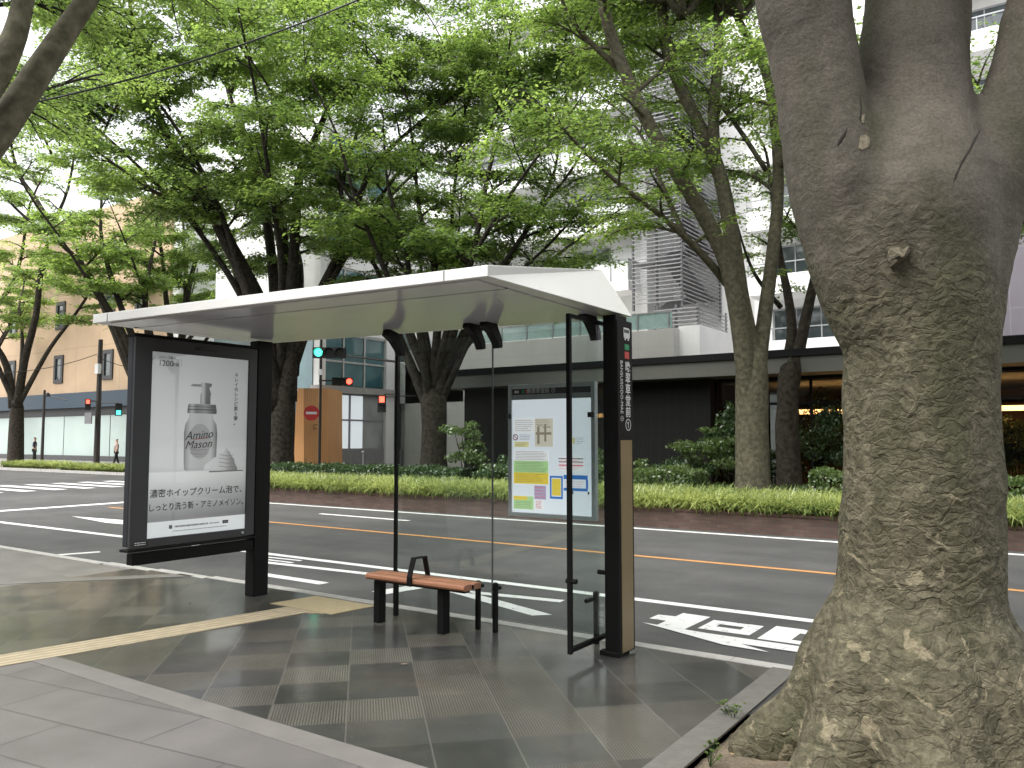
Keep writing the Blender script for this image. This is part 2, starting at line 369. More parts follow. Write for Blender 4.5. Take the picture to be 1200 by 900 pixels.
def tiles():
    """square granite flags laid at 45 degrees to the kerb, ribbed and polished mixed"""
    m, n, b = new_mat('diagonal_granite_tiles'); L = n.links.new
    tc = N(n, 'ShaderNodeTexCoord')
    mp = N(n, 'ShaderNodeMapping'); mp.inputs['Rotation'].default_value = (0, 0, R(-45)); L(tc.outputs['Object'], mp.inputs[0])
    sep = N(n, 'ShaderNodeSeparateXYZ'); L(mp.outputs[0], sep.inputs[0])
    # after rotation: x' across the columns, y' along them
    def math_(op, a, bb=None, c=None):
        x = N(n, 'ShaderNodeMath', operation=op)
        for i, s in enumerate((a, bb, c)):
            if s is None: continue
            if hasattr(s, 'links'): L(s, x.inputs[i])
            else: x.inputs[i].default_value = s
        return x.outputs[0]
    U = math_('MULTIPLY_ADD', sep.outputs[0], 1 / 0.43, 0.16 + 100)
    V = math_('MULTIPLY_ADD', sep.outputs[1], 1 / 0.385, 0.0 + 100)
    cu = math_('FLOOR', U); cv = math_('FLOOR', V); fu = math_('FRACT', U); fv = math_('FRACT', V)
    cell = N(n, 'ShaderNodeCombineXYZ'); L(cu, cell.inputs[0]); L(cv, cell.inputs[1])
    wn = N(n, 'ShaderNodeTexWhiteNoise', noise_dimensions='2D'); L(cell.outputs[0], wn.inputs['Vector'])
    # checker parity with random swaps
    par = math_('MODULO', math_('ADD', cu, cv), 2.0)
    rnd = wn.outputs['Value']
    swap = math_('GREATER_THAN', rnd, 0.80)
    p = math_('ABSOLUTE', math_('SUBTRACT', par, swap))
    cwh = N(n, 'ShaderNodeTexWhiteNoise', noise_dimensions='2D')
    c2 = N(n, 'ShaderNodeCombineXYZ'); L(math_('ADD', cu, 37.3), c2.inputs[0]); L(math_('ADD', cv, 11.7), c2.inputs[1]); L(c2.outputs[0], cwh.inputs['Vector'])
    rib = math_('MULTIPLY', p, math_('GREATER_THAN', cwh.outputs['Value'], 0.25))
    # joints
    ju = math_('MINIMUM', fu, math_('SUBTRACT', 1.0, fu)); jv = math_('MINIMUM', fv, math_('SUBTRACT', 1.0, fv))
    jo_u = math_('LESS_THAN', ju, 0.011); jo_v = math_('LESS_THAN', jv, 0.006)
    joint = math_('MAXIMUM', jo_u, math_('MULTIPLY', jo_v, 0.6))
    # ribs run along the columns
    ridge = math_('PINGPONG', math_('MULTIPLY', sep.outputs[0], 1.0), 0.008)
    ridge = math_('MULTIPLY', ridge, 1 / 0.008)
    ridge01 = N(n, 'ShaderNodeMapRange', interpolation_type='SMOOTHSTEP'); ridge01.inputs[1].default_value = 0.30; ridge01.inputs[2].default_value = 0.62; L(ridge, ridge01.inputs[0])
    # colours
    tone = N(n, 'ShaderNodeMapRange'); tone.inputs[3].default_value = 0.75; tone.inputs[4].default_value = 1.35; L(cwh.outputs['Value'], tone.inputs[0])
    sm = N(n, 'ShaderNodeTexNoise'); sm.inputs['Scale'].default_value = 1.7; sm.inputs['Detail'].default_value = 6; L(tc.outputs['Object'], sm.inputs['Vector'])
    gr = N(n, 'ShaderNodeTexNoise'); gr.inputs['Scale'].default_value = 130; gr.inputs['Detail'].default_value = 2; L(tc.outputs['Object'], gr.inputs['Vector'])
    st = N(n, 'ShaderNodeMapRange'); st.inputs[1].default_value = 0.3; st.inputs[2].default_value = 0.7; st.inputs[3].default_value = 0.72; st.inputs[4].default_value = 1.3; L(sm.outputs[0], st.inputs[0])
    gt = N(n, 'ShaderNodeMapRange'); gt.inputs[1].default_value = 0.3; gt.inputs[2].default_value = 0.7; gt.inputs[3].default_value = 0.75; gt.inputs[4].default_value = 1.25; L(gr.outputs[0], gt.inputs[0])
    def mixc(f, a, bb):
        x = N(n, 'ShaderNodeMix', data_type='RGBA')
        L(f, x.inputs[0]) if hasattr(f, 'links') else setattr(x.inputs[0], 'default_value', f)
        for s, i in ((a, 6), (bb, 7)):
            if hasattr(s, 'links'): L(s, x.inputs[i])
            else: x.inputs[i].default_value = (*s, 1)
        return x.outputs[2]
    ribc = mixc(ridge01.outputs[0], (0.036, 0.034, 0.030), (0.088, 0.083, 0.071))
    flat = mixc(p, (0.036, 0.036, 0.035), (0.058, 0.055, 0.049))
    col = mixc(rib, flat, ribc)
    mul = math_('MULTIPLY', math_('MULTIPLY', tone.outputs[0], st.outputs[0]), gt.outputs[0])
    vs = N(n, 'ShaderNodeVectorMath', operation='SCALE'); L(col, vs.inputs[0]); L(mul, vs.inputs['Scale'])
    dn_ = N(n, 'ShaderNodeTexNoise'); dn_.inputs['Scale'].default_value = 0.9; dn_.inputs['Detail'].default_value = 7; dn_.inputs['Roughness'].default_value = 0.65; L(tc.outputs['Object'], dn_.inputs['Vector'])
    dr_ = N(n, 'ShaderNodeMapRange'); dr_.inputs[1].default_value = 0.46; dr_.inputs[2].default_value = 0.66; dr_.inputs[4].default_value = 0.55; L(dn_.outputs[0], dr_.inputs[0])
    grime = mixc(dr_.outputs[0], vs.outputs[0], (0.095, 0.088, 0.074))
    gs = N(n, 'ShaderNodeTexNoise'); gs.inputs['Scale'].default_value = 42; gs.inputs['Detail'].default_value = 2; L(tc.outputs['Object'], gs.inputs['Vector'])
    gd = N(n, 'ShaderNodeMapRange'); gd.inputs[1].default_value = 0.70; gd.inputs[2].default_value = 0.74; gd.inputs[4].default_value = 0.5; L(gs.outputs[0], gd.inputs[0])
    grime = mixc(gd.outputs[0], grime, (0.16, 0.15, 0.13))
    fin = mixc(math_('MULTIPLY', joint, 0.4), grime, (0.16, 0.15, 0.135))
    L(fin, b.inputs['Base Color'])
    rr = N(n, 'ShaderNodeMapRange'); rr.inputs[1].default_value = 0.35; rr.inputs[2].default_value = 0.65; rr.inputs[3].default_value = 0.34; rr.inputs[4].default_value = 0.44; L(sm.outputs[0], rr.inputs[0])
    rf = math_('MULTIPLY_ADD', rib, 0.01, rr.outputs[0]); L(rf, b.inputs['Roughness'])
    b.inputs['Specular IOR Level'].default_value = 0.5; b.inputs['Coat Weight'].default_value = 0.55; b.inputs['Coat Roughness'].default_value = 0.11
    hgt = math_('MULTIPLY_ADD', gr.outputs[0], 0.10, math_('ADD', math_('MULTIPLY', math_('MULTIPLY', ridge01.outputs[0], rib), 0.6), math_('MULTIPLY', joint, -0.7)))
    bp = N(n, 'ShaderNodeBump'); bp.inputs['Strength'].default_value = 0.5; bp.inputs['Distance'].default_value = 0.002
    L(hgt, bp.inputs['Height']); L(bp.outputs[0], b.inputs['Normal'])
    return m
M_tiles = tiles()
def slabs(name, c1, c2, bw, bh, rot=0.0, mortar=(0.10, 0.095, 0.09), rough=0.45, ms=0.006):
    m, n, b = new_mat(name); L = n.links.new
    tc = N(n, 'ShaderNodeTexCoord'); mp = N(n, 'ShaderNodeMapping'); mp.inputs['Rotation'].default_value = (0, 0, rot); L(tc.outputs['Object'], mp.inputs[0])
    br = N(n, 'ShaderNodeTexBrick'); br.inputs['Scale'].default_value = 1; br.inputs['Brick Width'].default_value = bw; br.inputs['Row Height'].default_value = bh
    br.inputs['Mortar Size'].default_value = ms; br.inputs['Mortar Smooth'].default_value = 0.1
    br.inputs['Color1'].default_value = (*c1, 1); br.inputs['Color2'].default_value = (*c2, 1); br.inputs['Mortar'].default_value = (*mortar, 1)
    L(mp.outputs[0], br.inputs['Vector'])
    nz = N(n, 'ShaderNodeTexNoise'); nz.inputs['Scale'].default_value = 2.2; nz.inputs['Detail'].default_value = 8; L(tc.outputs['Object'], nz.inputs['Vector'])
    n3 = N(n, 'ShaderNodeTexNoise'); n3.inputs['Scale'].default_value = 120; n3.inputs['Detail'].default_value = 2; L(tc.outputs['Object'], n3.inputs['Vector'])
    ad = N(n, 'ShaderNodeMath', operation='MULTIPLY_ADD'); ad.inputs[1].default_value = 0.5; L(n3.outputs[0], ad.inputs[0]); L(nz.outputs[0], ad.inputs[2])
    mr = N(n, 'ShaderNodeMapRange'); mr.inputs[1].default_value = 0.5; mr.inputs[2].default_value = 1.0; mr.inputs[3].default_value = 0.78; mr.inputs[4].default_value = 1.2; L(ad.outputs[0], mr.inputs[0])
    vs = N(n, 'ShaderNodeVectorMath', operation='SCALE'); L(br.outputs[0], vs.inputs[0]); L(mr.outputs[0], vs.inputs['Scale']); L(vs.outputs[0], b.inputs['Base Color'])
    b.inputs['Roughness'].default_value = rough
    bp = N(n, 'ShaderNodeBump'); bp.inputs['Strength'].default_value = 0.4; bp.inputs['Distance'].default_value = 0.004
    iv = N(n, 'ShaderNodeMath', operation='SUBTRACT'); iv.inputs[0].default_value = 1; L(br.outputs['Fac'], iv.inputs[1])
    L(iv.outputs[0], bp.inputs['Height']); L(bp.outputs[0], b.inputs['Normal'])
    return m
M_slab = slabs('warm_grey_slabs', (0.105, 0.098, 0.096), (0.130, 0.121, 0.118), 1.2, 0.42, R(-8), mortar=(.07, .066, .063))
M_slab2 = slabs('light_grey_slabs', (0.135, 0.128, 0.12), (0.17, 0.16, 0.15), 0.9, 0.9, R(12), mortar=(0.16, 0.15, 0.14))
M_farpave = slabs('far_pavement_slabs', (0.24, 0.225, 0.21), (0.30, 0.28, 0.26), 0.6, 0.3)
M_soil = mat('bare_soil', (0.135, 0.108, 0.076), 0.95, var=0.35, scale=7, bump=1.0, bscale=40)
def brickmat():
    m = slabs('dark_red_brick', (0.115, 0.066, 0.053), (0.165, 0.100, 0.08), 0.21, 0.065, mortar=(0.10, 0.085, 0.08), rough=0.7, ms=0.008)
    n = m.node_tree
    tc = [x for x in n.nodes if x.type == 'TEX_COORD'][0]; mp = [x for x in n.nodes if x.type == 'MAPPING'][0]
    sp = N(n, 'ShaderNodeSeparateXYZ'); cb = N(n, 'ShaderNodeCombineXYZ')
    ad = N(n, 'ShaderNodeMath', operation='ADD')
    n.links.new(tc.outputs['Object'], sp.inputs[0]); n.links.new(sp.outputs[0], ad.inputs[0]); n.links.new(sp.outputs[1], ad.inputs[1])
    n.links.new(ad.outputs[0], cb.inputs[0]); n.links.new(sp.outputs[2], cb.inputs[1]); n.links.new(cb.outputs[0], mp.inputs[0])
    return m
M_brick = brickmat()

struct('ground', MB().sheet([(-1500, -1500), (1500, -1500), (1500, 1500), (-1500, 1500)], RZ - 0.05), mat('dull_ground', (0.16, 0.15, 0.14), 0.9))
struct('road', MB().sheet([(-400, 5.0), (200, 5.0), (200, 60), (-400, 60)], RZ), M_asph)
KY = 5.72       # back of the road kerb
# near pavement: a solid slab whose top is z = 0, with the tree pit left open
PX0, PX1, PY0, PY1 = -1.54, 1.2, 2.5, 4.60
pv = MB()
for x0, x1, y0, y1 in ((-9.3, PX0, 2.92, KY - 0.12), (PX0, 60, PY1, KY - 0.12), (PX1, 60, 2.92, PY1)):
    pv.box(x0, x1, y0, y1, RZ - 0.04, 0)
struct('pavement', pv, M_tiles)
ps = MB()
for x0, x1, y0, y1 in ((-6.2, PX0, -40, 2.92), (PX0, PX1, -40, PY0), (PX1, 60, -40, 2.92)):
    ps.box(x0, x1, y0, y1, RZ - 0.04, 0.0)
struct('pavement', ps, M_slab)
struct('pavement', MB().box(-9.3, -6.2, -40, 2.92, RZ - 0.04, 0), M_tiles)
struct('pavement', MB().box(-200, -9.3, -40, KY - 0.27, RZ - 0.04, 0), M_slab2)
struct('pavement_border', MB().prism([(-6.25, 2.80), (-6.0, 2.83), (PX0 - .28, 2.83), (PX0 - .28, 3.0), (-5.85, 2.99), (-6.3, 2.96)], -0.03, 0.004), mat('border_stone', (0.15, 0.142, 0.134), 0.5, var=0.12, scale=5))
struct('pavement_border', MB().prism([(-9.9, 3.9), (-9.62, 3.9), (-8.2, KY - 0.13), (-8.5, KY - 0.13)], -0.03, 0.004), mat('side_border_stone', (0.15, 0.142, 0.13), .5, var=.15))
# kerb in stones with joints
kb = MB(); x = -120.0
while x < 40:
    L_ = 0.995
    ky = KY if x > -8 else KY - 0.15 * min(1, (-8 - x) / 3)
    kb.hexa([(x, ky - .13, RZ - .03), (x + L_, ky - .13, RZ - .03), (x + L_, ky + .02, RZ - .03), (x, ky + .02, RZ - .03)],
            [(x, ky - .12, .004), (x + L_, ky - .12, .004), (x + L_, ky, .004), (x, ky, .004)]); x += 1.0
struct('kerb', kb, M_kerb)
# road markings
def mark(polys, m=M_paint, z=RZ + 0.004):
    b = MB()
    for p in polys: b.sheet(p, z)
    return struct('road_marking', b, m)
def line(x0, y0, x1, y1, w_):
    dx, dy = x1 - x0, y1 - y0; l = math.hypot(dx, dy); nx, ny = -dy / l * w_ / 2, dx / l * w_ / 2
    return [(x0 - nx, y0 - ny), (x1 - nx, y1 - ny), (x1 + nx, y1 + ny), (x0 + nx, y0 + ny)]
mark([line(-20.3, 7.62, -9.5, 7.78, .16), line(-9.5, 7.78, 60, 7.76, .14), line(-300, 7.6, -33, 7.6, .16)])
mark([line(-19.5, 10.85, -2, 10.62, .12), line(-2, 10.62, 60, 10.6, .12)], M_orange)
mark([line(-20, 13.95, 60, 13.75, .15)])
mark([line(-20.55, 7.7, -20.75, 13.9, .38)])                     # stop line
mark([line(-9.2, 7.22, -6.9, 7.36, .13), line(-6.9, 7.36, -6.2, 7.30, .13), line(-5.6, 7.08, -4.35, 7.25, .13)])
mark([line(-8.35, 6.58, -7.15, 6.56, .15), line(-9.6, 7.55, -8.75, 7.60, .07), line(-9.3, 7.40, -8.7, 7.41, .07)])
mark([[(-6.35, 6.52), (-6.12, 6.44), (-5.98, 7.19), (-6.20, 7.24)], [(-6.12, 7.15), (-5.95, 7.27), (-4.10, 6.64), (-4.24, 6.50)]])
mark([line(-16.9, 11.0, -13.2, 10.95, .12)] if False else [[(-17.92, 9.12), (-15.94, 8.80), (-14.0, 8.95), (-14.0, 9.12), (-15.9, 9.32)]])
mark([line(-13.9, 12.6, -11.2, 12.55, .14)])
mark([line(-12.1, 5.95, -11.9, 6.5, .14)])
for k in range(13):
    yy = 6.6 + k * 0.98
    mark([[(-31.9, yy), (-27.6, yy), (-27.6, yy + .45), (-31.9, yy + .45)]])
m1 = [(-3.27, 7.02), (-3.10, 7.02), (-3.10, 6.82), (-2.83, 6.80), (-2.82, 7.40), (-3.10, 7.42), (-3.10, 7.24), (-3.27, 7.22)]
mark([m1])
mark([[(-2.75, 6.90), (-2.64, 6.90), (-2.64, 7.30), (-2.75, 7.30)], [(-2.42, 6.90), (-2.29, 6.90), (-2.29, 7.31), (-2.42, 7.31)],
      [(-2.64, 6.90), (-2.42, 6.90), (-2.42, 7.06), (-2.64, 7.06)], [(-2.64, 7.17), (-2.42, 7.17), (-2.42, 7.30), (-2.64, 7.30)]])
mark([[(-2.20, 6.83), (-1.95, 6.83), (-1.95, 7.38), (-2.20, 7.38)], [(-1.95, 7.22), (-1.80, 7.22), (-1.80, 7.37), (-1.95, 7.37)], [(-1.95, 6.83), (-1.82, 6.83), (-1.82, 6.95), (-1.95, 6.95)]])
mark([[(-1.74, 6.95), (-1.2, 6.95), (-1.2, 7.1), (-1.60, 7.1), (-1.60, 7.28), (-1.74, 7.28)], [(-1.1, 6.9), (-0.9, 6.9), (-0.9, 7.35), (-1.1, 7.35)]])
mark([[(-3.25, 6.82), (-2.85, 6.66), (-2.36, 6.46), (-1.98, 6.44), (-2.25, 6.57), (6, 6.57), (6, 6.72), (-2.6, 6.76)]], z=RZ + 0.008)
# far side pavements
struct('far_pavement', MB().box(-30, -21.4, 18.5, 120, RZ - 0.04, 0.0), M_farpave)
struct('far_pavement', MB().box(-21.39, 120, 14.6, 120, RZ - 0.04, 0.0), M_farpave)
struct('far_pavement', MB().box(-400, -36, 20.9, 120, RZ - 0.04, 0.0), M_farpave)
fk = MB(); x = -200.0
while x < -36.2: fk.box(x, x + 1.18, 20.75, 20.897, RZ - .03, .003); x += 1.2
struct('kerb', fk, M_kerb)
# tactile paving
def tactile(dots=False):
    m, n, b = new_mat('tactile_' + ('dots' if dots else 'bars')); L = n.links.new
    tc = N(n, 'ShaderNodeTexCoord'); mp = N(n, 'ShaderNodeMapping')
    mp.inputs['Rotation'].default_value = (0, 0, 0 if dots else math.atan2(.44, 2.19)); L(tc.outputs['Object'], mp.inputs[0])
    sp = N(n, 'ShaderNodeSeparateXYZ'); L(mp.outputs[0], sp.inputs[0])
    def pp(src, per):
        a = N(n, 'ShaderNodeMath', operation='PINGPONG'); a.inputs[1].default_value = per / 2; L(src, a.inputs[0])
        c = N(n, 'ShaderNodeMath', operation='DIVIDE'); c.inputs[1].default_value = per / 2; L(a.outputs[0], c.inputs[0]); return c.outputs[0]
    a = pp(sp.outputs[0], 0.075 if not dots else 0.06)
    if dots:
        c = pp(sp.outputs[1], 0.06); mm = N(n, 'ShaderNodeMath', operation='MULTIPLY'); L(a, mm.inputs[0]); L(c, mm.inputs[1]); a = mm.outputs[0]
    mr = N(n, 'ShaderNodeMapRange', interpolation_type='SMOOTHSTEP'); mr.inputs[1].default_value = 0.38; mr.inputs[2].default_value = 0.6; L(a, mr.inputs[0])
    nz = N(n, 'ShaderNodeTexNoise'); nz.inputs['Scale'].default_value = 9; nz.inputs['Detail'].default_value = 8; L(tc.outputs['Object'], nz.inputs['Vector'])
    cr = N(n, 'ShaderNodeValToRGB'); e = cr.color_ramp.elements; e[0].position = .3; e[0].color = (0.33, 0.275, 0.185, 1); e[1].position = .65; e[1].color = (0.47, 0.395, 0.275, 1)
    L(nz.outputs[0], cr.inputs[0])
    mx = N(n, 'ShaderNodeMix', data_type='RGBA'); L(mr.outputs[0], mx.inputs[0]); mx.inputs[6].default_value = (0.30, 0.25, 0.17, 1); L(cr.outputs[0], mx.inputs[7])
    if dots: mx.inputs[6].default_value = (0.42, 0.34, 0.20, 1)
    L(mx.outputs[2], b.inputs['Base Color']); b.inputs['Roughness'].default_value = 0.6
    bp = N(n, 'ShaderNodeBump'); bp.inputs['Distance'].default_value = 0.005; bp.inputs['Strength'].default_value = 0.8; L(mr.outputs[0], bp.inputs['Height']); L(bp.outputs[0], b.inputs['Normal'])
    return m
struct('tactile_path', MB().prism([(-7.06, -1.5), (-6.76, -1.5), (-5.66, 4.97), (-5.5, 5.06), (-6.0, 5.06)], -0.02, 0.006), tactile())
struct('tactile_path', MB().prism([(-6.26, 5.07), (-5.42, 5.07), (-5.36, 5.56), (-6.18, 5.56)], -0.02, 0.006), tactile(True))
# tree pit edging and soil
pk = MB()
pk.box(PX0 - .16, PX0, PY0 - .14, KY - .125, -0.06, 0.012)
pk.box(PX0, PX1 + .14, PY0 - .14, PY0, -0.06, 0.012)
pk.box(PX1, PX1 + .14, PY0, KY - .125, -0.06, 0.012)
struct('tree_pit_edging', pk, mat('edging_granite', (0.125, 0.12, 0.11), 0.5, var=0.15, scale=14, bump=0.2))
rs = random.Random(5)
sb = MB(); nx, ny = 46, 36
for j in range(ny + 1):
    for i in range(nx + 1):
        xx = PX0 + (PX1 - PX0) * i / nx; yy = PY0 + (PY1 - PY0) * j / ny
        dd = math.hypot(xx + .5, yy - 4.3)
        sb.v.append((xx, yy, -0.035 + 0.05 * max(0, 1 - dd / 1.6) + rs.uniform(-.006, .006) + 0.012 * math.sin(xx * 5 + yy * 3)))
for j in range(ny):
    for i in range(nx): a = j * (nx + 1) + i; sb.f.append((a, a + 1, a + nx + 2, a + nx + 1))
sb.smooth = True
struct('soil', sb, M_soil)
cv_ = MB().box(-1.50, -0.2, 4.66, 5.22, -0.02, 0.010)
tag(cv_.build('drain_cover', mat('cover_slab', (0.17, 0.168, 0.165), 0.5, var=0.08), bevel=0.004), 'flat grey rectangular cover slab set in the pavement beside the thick trunk', 'cover')
struct('cover_frame', MB().box(-1.53, -0.15, 4.61, 5.27, -0.03, 0.006), mat('dark_gap', (0.03, 0.03, 0.03), 0.7))
#==TREES==
# ------------------------------------------------------------------ leaves
class Leaves:
    def __init__(s): s.c = []; s.d = []; s.n = []; s.s = []; s.t = []
    def add(s, c, d, nrm, size, tone): s.c.append(c); s.d.append(d); s.n.append(nrm); s.s.append(size); s.t.append(tone)
    def build(s, name, m, parent, wid=0.55, kind=None):
        if not s.c: return None
        c = np.concatenate([np.asarray(a, dtype=np.float32).reshape(-1, 3) for a in s.c]); d = np.concatenate([np.asarray(a, dtype=np.float32).reshape(-1, 3) for a in s.d])
        nn = np.concatenate([np.asarray(a, dtype=np.float32).reshape(-1, 3) for a in s.n]); sz = np.concatenate([np.asarray(a, dtype=np.float32).reshape(-1) for a in s.s]); t = np.concatenate([np.asarray(a, dtype=np.float32).reshape(-1) for a in s.t])
        d /= np.linalg.norm(d, axis=1, keepdims=True) + 1e-9
        nn -= d * np.sum(nn * d, axis=1, keepdims=True); nn /= np.linalg.norm(nn, axis=1, keepdims=True) + 1e-9
        sd_ = np.cross(d, nn); k = len(c); sz = sz[:, None]
        v = np.empty((k, 4, 3), np.float32)
        v[:, 0] = c - d * sz * .5; v[:, 1] = c + sd_ * sz * wid * .5 - nn * sz * .06 - d * sz * .06; v[:, 2] = c + d * sz * .5 - nn * sz * .1; v[:, 3] = c - sd_ * sz * wid * .5 - nn * sz * .06 - d * sz * .06
        if parent is not None: v -= np.array(base_of(parent), dtype=np.float32)
        me = bpy.data.meshes.new(name); me.vertices.add(k * 4); me.vertices.foreach_set('co', v.ravel())
        me.loops.add(k * 4); me.loops.foreach_set('vertex_index', np.arange(k * 4, dtype=np.int32))
        me.polygons.add(k); me.polygons.foreach_set('loop_start', np.arange(0, k * 4, 4, dtype=np.int32)); me.polygons.foreach_set('loop_total', np.full(k, 4, dtype=np.int32))
        at = me.attributes.new('tone', 'FLOAT', 'FACE'); at.data.foreach_set('value', t.astype(np.float32))
        me.update(calc_edges=True); me.materials.append(m)
        o = bpy.data.objects.new(name, me); COL.objects.link(o)
        if parent is not None: o.parent = parent
        if kind: o['kind'] = kind
        return o
NP = np.random.RandomState(11)
def v3(a): return np.array([a[0], a[1], a[2]], dtype=float)
class Tree:
    def __init__(s, seed, leaf=0.13, lpt=16, twig=(0.5, 1.1), tmin=0.008, tone=0.5):
        s.r = random.Random(seed); s.np = np.random.RandomState(seed); s.wood = MB(); s.lv = Leaves(); s.leaf = leaf * .90; s.lpt = int(lpt * 2.05); s.twig = twig; s.tmin = tmin; s.tone = tone
    def spray(s, p, d, L, tone):
        k = s.lpt
        t = s.np.uniform(0.0, 1.1, k); side = s.np.choice([-1, 1], k)
        h = np.array([-d[1], d[0], 0.0]); h /= (np.linalg.norm(h) + 1e-6)
        c = p + np.outer(t * L, d) + np.outer(side * s.np.uniform(.15, 1.0, k) * s.leaf * 1.3, h)
        c[:, 2] += s.np.normal(0, s.leaf * .35, k)
        dd = d * 0.6 + np.outer(side, h) * 0.8 + s.np.normal(0, .25, (k, 3)); dd[:, 2] -= .25
        nn = np.tile([0, 0, 1.0], (k, 1)) + s.np.normal(0, .42, (k, 3))
        s.lv.add(c, dd, nn, s.np.uniform(.65, 1.2, k) * s.leaf, np.clip(tone + s.np.normal(0, .16, k), 0, 1))
    def twigs(s, pts, L0, dens=1.0):
        """side shoots with leaves along a branch"""
        seg = [np.array(p) for p in pts]
        for i in range(len(seg) - 1):
            a, b = seg[i], seg[i + 1]; l = np.linalg.norm(b - a); k = max(1, int(round(l / 0.24 * dens)))
            t = (b - a) / (l + 1e-6)
            for j in range(k):
                for sg in (-1, 1):
                    if s.r.random() < .12: continue
                    p = a + (b - a) * ((j + s.r.random()) / k)
                    h = np.array([-t[1], t[0], 0.0]); h /= (np.linalg.norm(h) + 1e-6)
                    d = t * s.r.uniform(.4, .9) + h * sg * s.r.uniform(.5, 1.0); d[2] = d[2] * .4 + s.r.uniform(-.22, .18)
                    d /= np.linalg.norm(d); L = s.r.uniform(*s.twig)
                    s.wood.tube([p, p + d * L], [s.tmin * .9, s.tmin * .35], 3, False)
                    s.spray(p, d, L, s.branch_tone + s.r.gauss(0, .07))
    def branch(s, p, d, L, r, level=0):
        d = np.array(d, float); d /= np.linalg.norm(d); pts = [np.array(p, float)]; k = 5
        for i in range(k):
            d = d + np.array([s.r.gauss(0, .14), s.r.gauss(0, .14), s.r.gauss(0, .10)]); d[2] -= .05 * i; d /= np.linalg.norm(d)
            pts.append(pts[-1] + d * L / k)
        s.wood.tube(pts, [r * (1 - .85 * i / k) + s.tmin * .4 for i in range(k + 1)], 4 if r < .03 else 5, False)
        s.branch_tone = min(1, max(0, s.tone + s.r.gauss(0, .20)))
        if level == 0 and L > 1.6:
            for i in (1, 2, 3):
                for sg in (-1, 1):
                    if s.r.random() < .75:
                        t = pts[i + 1] - pts[i]; t /= np.linalg.norm(t); h = np.array([-t[1], t[0], 0]); h /= np.linalg.norm(h) + 1e-6
                        s.branch(pts[i], t * .7 + h * sg * .75 + np.array([0, 0, s.r.uniform(-.1, .3)]), L * s.r.uniform(.4, .6), r * .5, 1)
        s.twigs(pts[1:], L)
    def limb(s, pts, r0, r1, n=8, start=.3, step=.7, L=(1.6, 3.2), up=.25, sub=3):
        """smooth a hand-laid limb, then put side branches on it"""
        P = [v3(p) for p in pts]; Q = []
        for i in range(len(P) - 1):
            p0, p1, p2, p3 = P[max(i - 1, 0)], P[i], P[i + 1], P[min(i + 2, len(P) - 1)]
            for j in range(sub):
                t = j / sub
                Q.append(.5 * ((2 * p1) + (-p0 + p2) * t + (2 * p0 - 5 * p1 + 4 * p2 - p3) * t * t + (-p0 + 3 * p1 - 3 * p2 + p3) * t ** 3))
        Q.append(P[-1]); k = len(Q)
        rad = [r0 + (r1 - r0) * (i / (k - 1)) ** .8 for i in range(k)]
        s.wood.tube(Q, rad, n, True)
        if L is None: return Q
        tot = sum(np.linalg.norm(Q[i + 1] - Q[i]) for i in range(k - 1)); acc = 0; nxt = tot * start
        az = s.r.uniform(0, 6.28)
        for i in range(k - 1):
            l = np.linalg.norm(Q[i + 1] - Q[i]); t = (Q[i + 1] - Q[i]) / (l + 1e-6)
            while acc + l > nxt:
                p = Q[i] + t * (nxt - acc); f = nxt / tot; az += 2.4 + s.r.uniform(-.5, .5)
                h = np.array([math.cos(az), math.sin(az), 0.0])
                d = t * .55 + h * .85 + np.array([0, 0, up * s.r.uniform(-.6, 1)]); rr = rad[i]
                s.branch(p, d, s.r.uniform(*L) * (1.1 - .45 * f), min(.06, rr * .55))
                nxt += step * s.r.uniform(.7, 1.3)
            acc += l
        s.branch(Q[-1], (Q[-1] - Q[-3]), s.r.uniform(*L) * .8, r1)
        return Q
    def wild(s, p, az, lean, Ltot, r0, step=.8, L=(1.8, 3.4), start=.3, droop=0.0):
        """a free rising limb"""
        d = np.array([math.cos(az) * math.sin(lean), math.sin(az) * math.sin(lean), math.cos(lean)]); pts = [np.array(p, float)]; k = 6
        for i in range(k):
            d = d + np.array([math.cos(az), math.sin(az), 0]) * (.10 + droop) + np.array([s.r.gauss(0, .09), s.r.gauss(0, .09), 0]); d /= np.linalg.norm(d)
            pts.append(pts[-1] + d * Ltot / k)
        return s.limb(pts, r0, max(.015, r0 * .15), 7, start, step, L)
    def build(s, name, loc, label, bark, leafm=None, cat='tree', group=None, smooth=True):
        t = thing(name, loc, label, cat, group)
        s.wood.build('trunk', bark, t, smooth=smooth)
        s.lv.build('crown', leafm or M_leaf, t)
        return t
def px(pts, d, k=0.0):
    """limb traced in the photograph: (x, y) pixels, distance drifting by k metres along its length"""
    n = len(pts); return [D(a, b, d + k * (i / max(1, n - 1))) for i, (a, b) in enumerate(pts)]
def flare(c, r, h=0.9, k=1.5, n=14, z0=-.1):
    return [(c[0], c[1], z0), (c[0], c[1], z0 + .12), (c[0], c[1], z0 + .35), (c[0], c[1], h)], [r * k, r * (1 + (k - 1) * .5), r * 1.08, r]

GR = 'zelkova street trees across the road'
